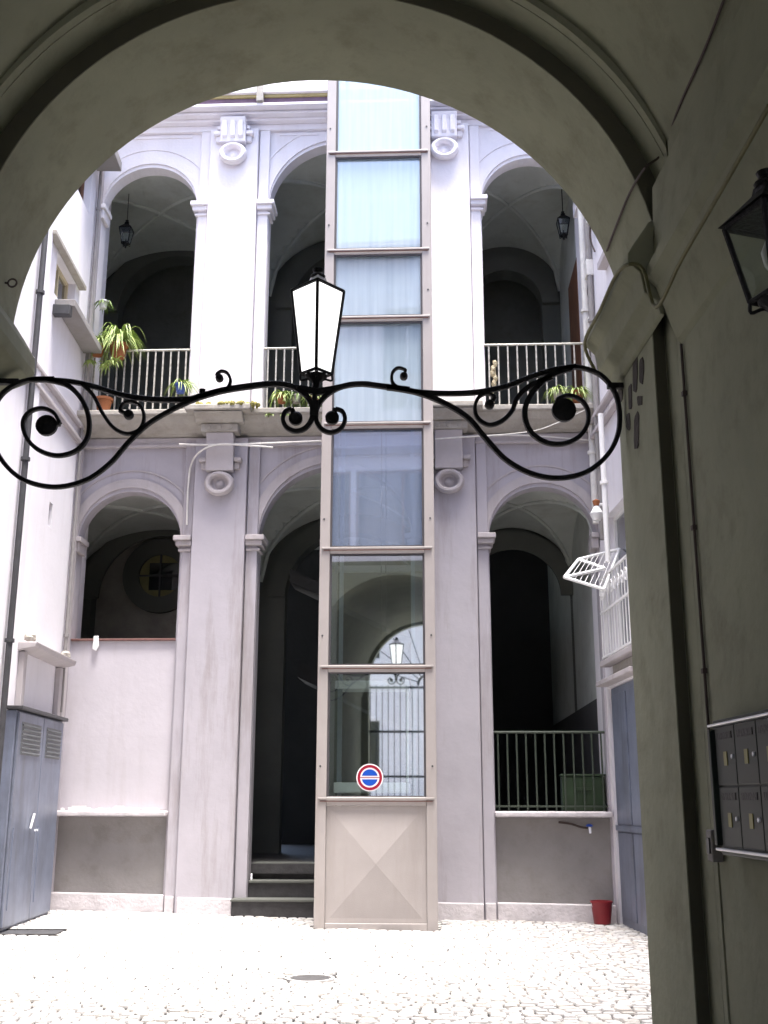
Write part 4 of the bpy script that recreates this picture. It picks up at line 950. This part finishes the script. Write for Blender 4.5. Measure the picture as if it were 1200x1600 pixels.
# lantern
def lantern(label, x, y, zbase, s, glass, rot=0, light=False, fac=False, group=None, hang=False, tall=1.0, name='lantern', eave=1.06, rh=.09):
    t = thing(name, label, 'lantern', (x, y, zbase), fac=fac, group=group)
    def rg(z, h): return [(x+h*math.sqrt(2)*math.cos(rot+math.pi/2*k), y+h*math.sqrt(2)*math.sin(rot+math.pi/2*k), z) for k in range(4)]
    H = .50*s*tall; hb, ht = .056*s, .096*s; z0, z1 = zbase+.06*s, zbase+.06*s+H
    lo, hi = rg(z0, hb), rg(z1, ht)
    for k in range(4):
        MB().tube([lo[k], hi[k]], .009*s, 6).build('corner_bar', M['iron'], t)
        MB().tube([lo[k], lo[(k+1) % 4]], .009*s, 6).build('bottom_bar', M['iron'], t)
        MB().tube([hi[k], hi[(k+1) % 4]], .009*s, 6).build('top_bar', M['iron'], t)
        a = [Vector(lo[k]), Vector(lo[(k+1) % 4]), Vector(hi[(k+1) % 4]), Vector(hi[k])]
        nn = (a[1]-a[0]).cross(a[3]-a[0]).normalized()*.002
        if light: MB().add(a, [(0, 1, 2, 3)]).build('glass_pane', glass, t)
        else: MB().add([p-nn for p in a]+[p+nn for p in a], [(0, 1, 2, 3), (7, 6, 5, 4), (0, 4, 5, 1), (1, 5, 6, 2), (2, 6, 7, 3), (3, 7, 4, 0)]).build('glass_pane', glass, t)
    r0, r1, r2_ = rg(z1+.008*s, ht*eave), rg(z1+rh*s, ht*.35), rg(z1+(rh+.025)*s, ht*.30)
    q = MB(); q.add(r0+r1+r2_, [(0, 1, 5, 4), (1, 2, 6, 5), (2, 3, 7, 6), (3, 0, 4, 7), (4, 5, 9, 8), (5, 6, 10, 9), (6, 7, 11, 10), (7, 4, 8, 11), (8, 9, 10, 11), (3, 2, 1, 0)])
    q.build('roof', M['iron'] if not light else M['alu'], t)
    MB().lathe([(.035*s, 0), (.04*s, .012*s), (.022*s, .03*s), (.03*s, .05*s), (.0, .065*s)], x, y, z1+(rh+.022)*s, 12).build('finial', M['iron'], t, smooth=True)
    MB().lathe([(.012*s, -.03*s), (.02*s, .01*s), (.05*s, .035*s), (.06*s, .05*s)], x, y, zbase, 12).build('socket', M['iron'], t, smooth=True)
    for k in range(4):
        p = Vector(lo[k]); c = Vector((x, y, zbase)); MB().tube(smoothpath([p, p+Vector((0, 0, -.035*s)), c.lerp(p, .5)+Vector((0, 0, .0)), c], 4), .006*s, 6).build('scroll_leg', M['iron'], t)
    MB().tube([(x, y, zbase), (x, y, z0+.08*s)], .010*s, 6).build('lamp_stem', M['iron'], t)
    if not hang: MB().lathe([(.012*s, 0), (.03*s, .03*s), (.036*s, .07*s), (.02*s, .11*s), (0, .12*s)], x, y, z0+.08*s, 12).build('bulb', M['whitemetal'], t, smooth=True)
    if hang:
        MB().tube([(x, y, z1+.17*s), (x, y, hang)], .007, 6).build('chain', M['iron'], t)
    return t
x, z = WY(494, 600, YI)
x2, zt = WY(494, 456, YI)
lantern('tall white glass lantern with black iron edges standing on the scrollwork', x, YI, z-.005, 1.0, M['opal'], rot=math.pi/2+.02, light=True, rh=.05, tall=(zt-z-.05)/.5)
# wall lantern at right in the passage
lx, lz = WY(1200, 478, 2.86)
wl = lantern('dark iron lantern hung on the right passage wall under the cornice', lx+.03, 2.86, lz-.03, .95, M['pane'], rot=math.pi/4+.3, tall=.52, name='wall_lantern', eave=1.15)
MB().tube(smoothpath([(XW, 2.86, lz-.2), (lx+.09, 2.86, lz-.21), (lx+.03, 2.86, lz-.14), (lx+.03, 2.86, lz-.02)], 6), .012, 8).build('wall_arm', M['iron'], wl)
for lab, px, py, zz in (('black lantern hanging in the upper left loggia arch', 196, 385, 11.0), ('black lantern hanging in the upper right loggia arch', 881, 372, 11.0)):
    u_, z_ = FA(px, py, .9)
    lantern(lab, u_, .9, z_, .95, M['pane'], rot=math.pi/4, fac=True, hang=10.75, tall=.5, group='lanterns in the upper loggia', name='hanging_lantern')
# little iron ring on the left of the arch soffit
p = Vector(onvault(10, 442, RS-.01, CZ))
t = thing('iron_ring', 'small rusty iron ring hook on the left side of the arch soffit', 'hook', tuple(p))
MB().tube([(p.x+.03+.022*math.cos(a), p.y, p.z+.022*math.sin(a)) for a in [2*math.pi*i/14 for i in range(15)]], .005, 6).build('ring', M['cable'], t)
MB().tube([(p.x-.03, p.y, p.z), (p.x+.008, p.y, p.z)], .005, 6).build('shank', M['cable'], t)
for o in list(S.objects):
    if '_o' in o: del o['_o']
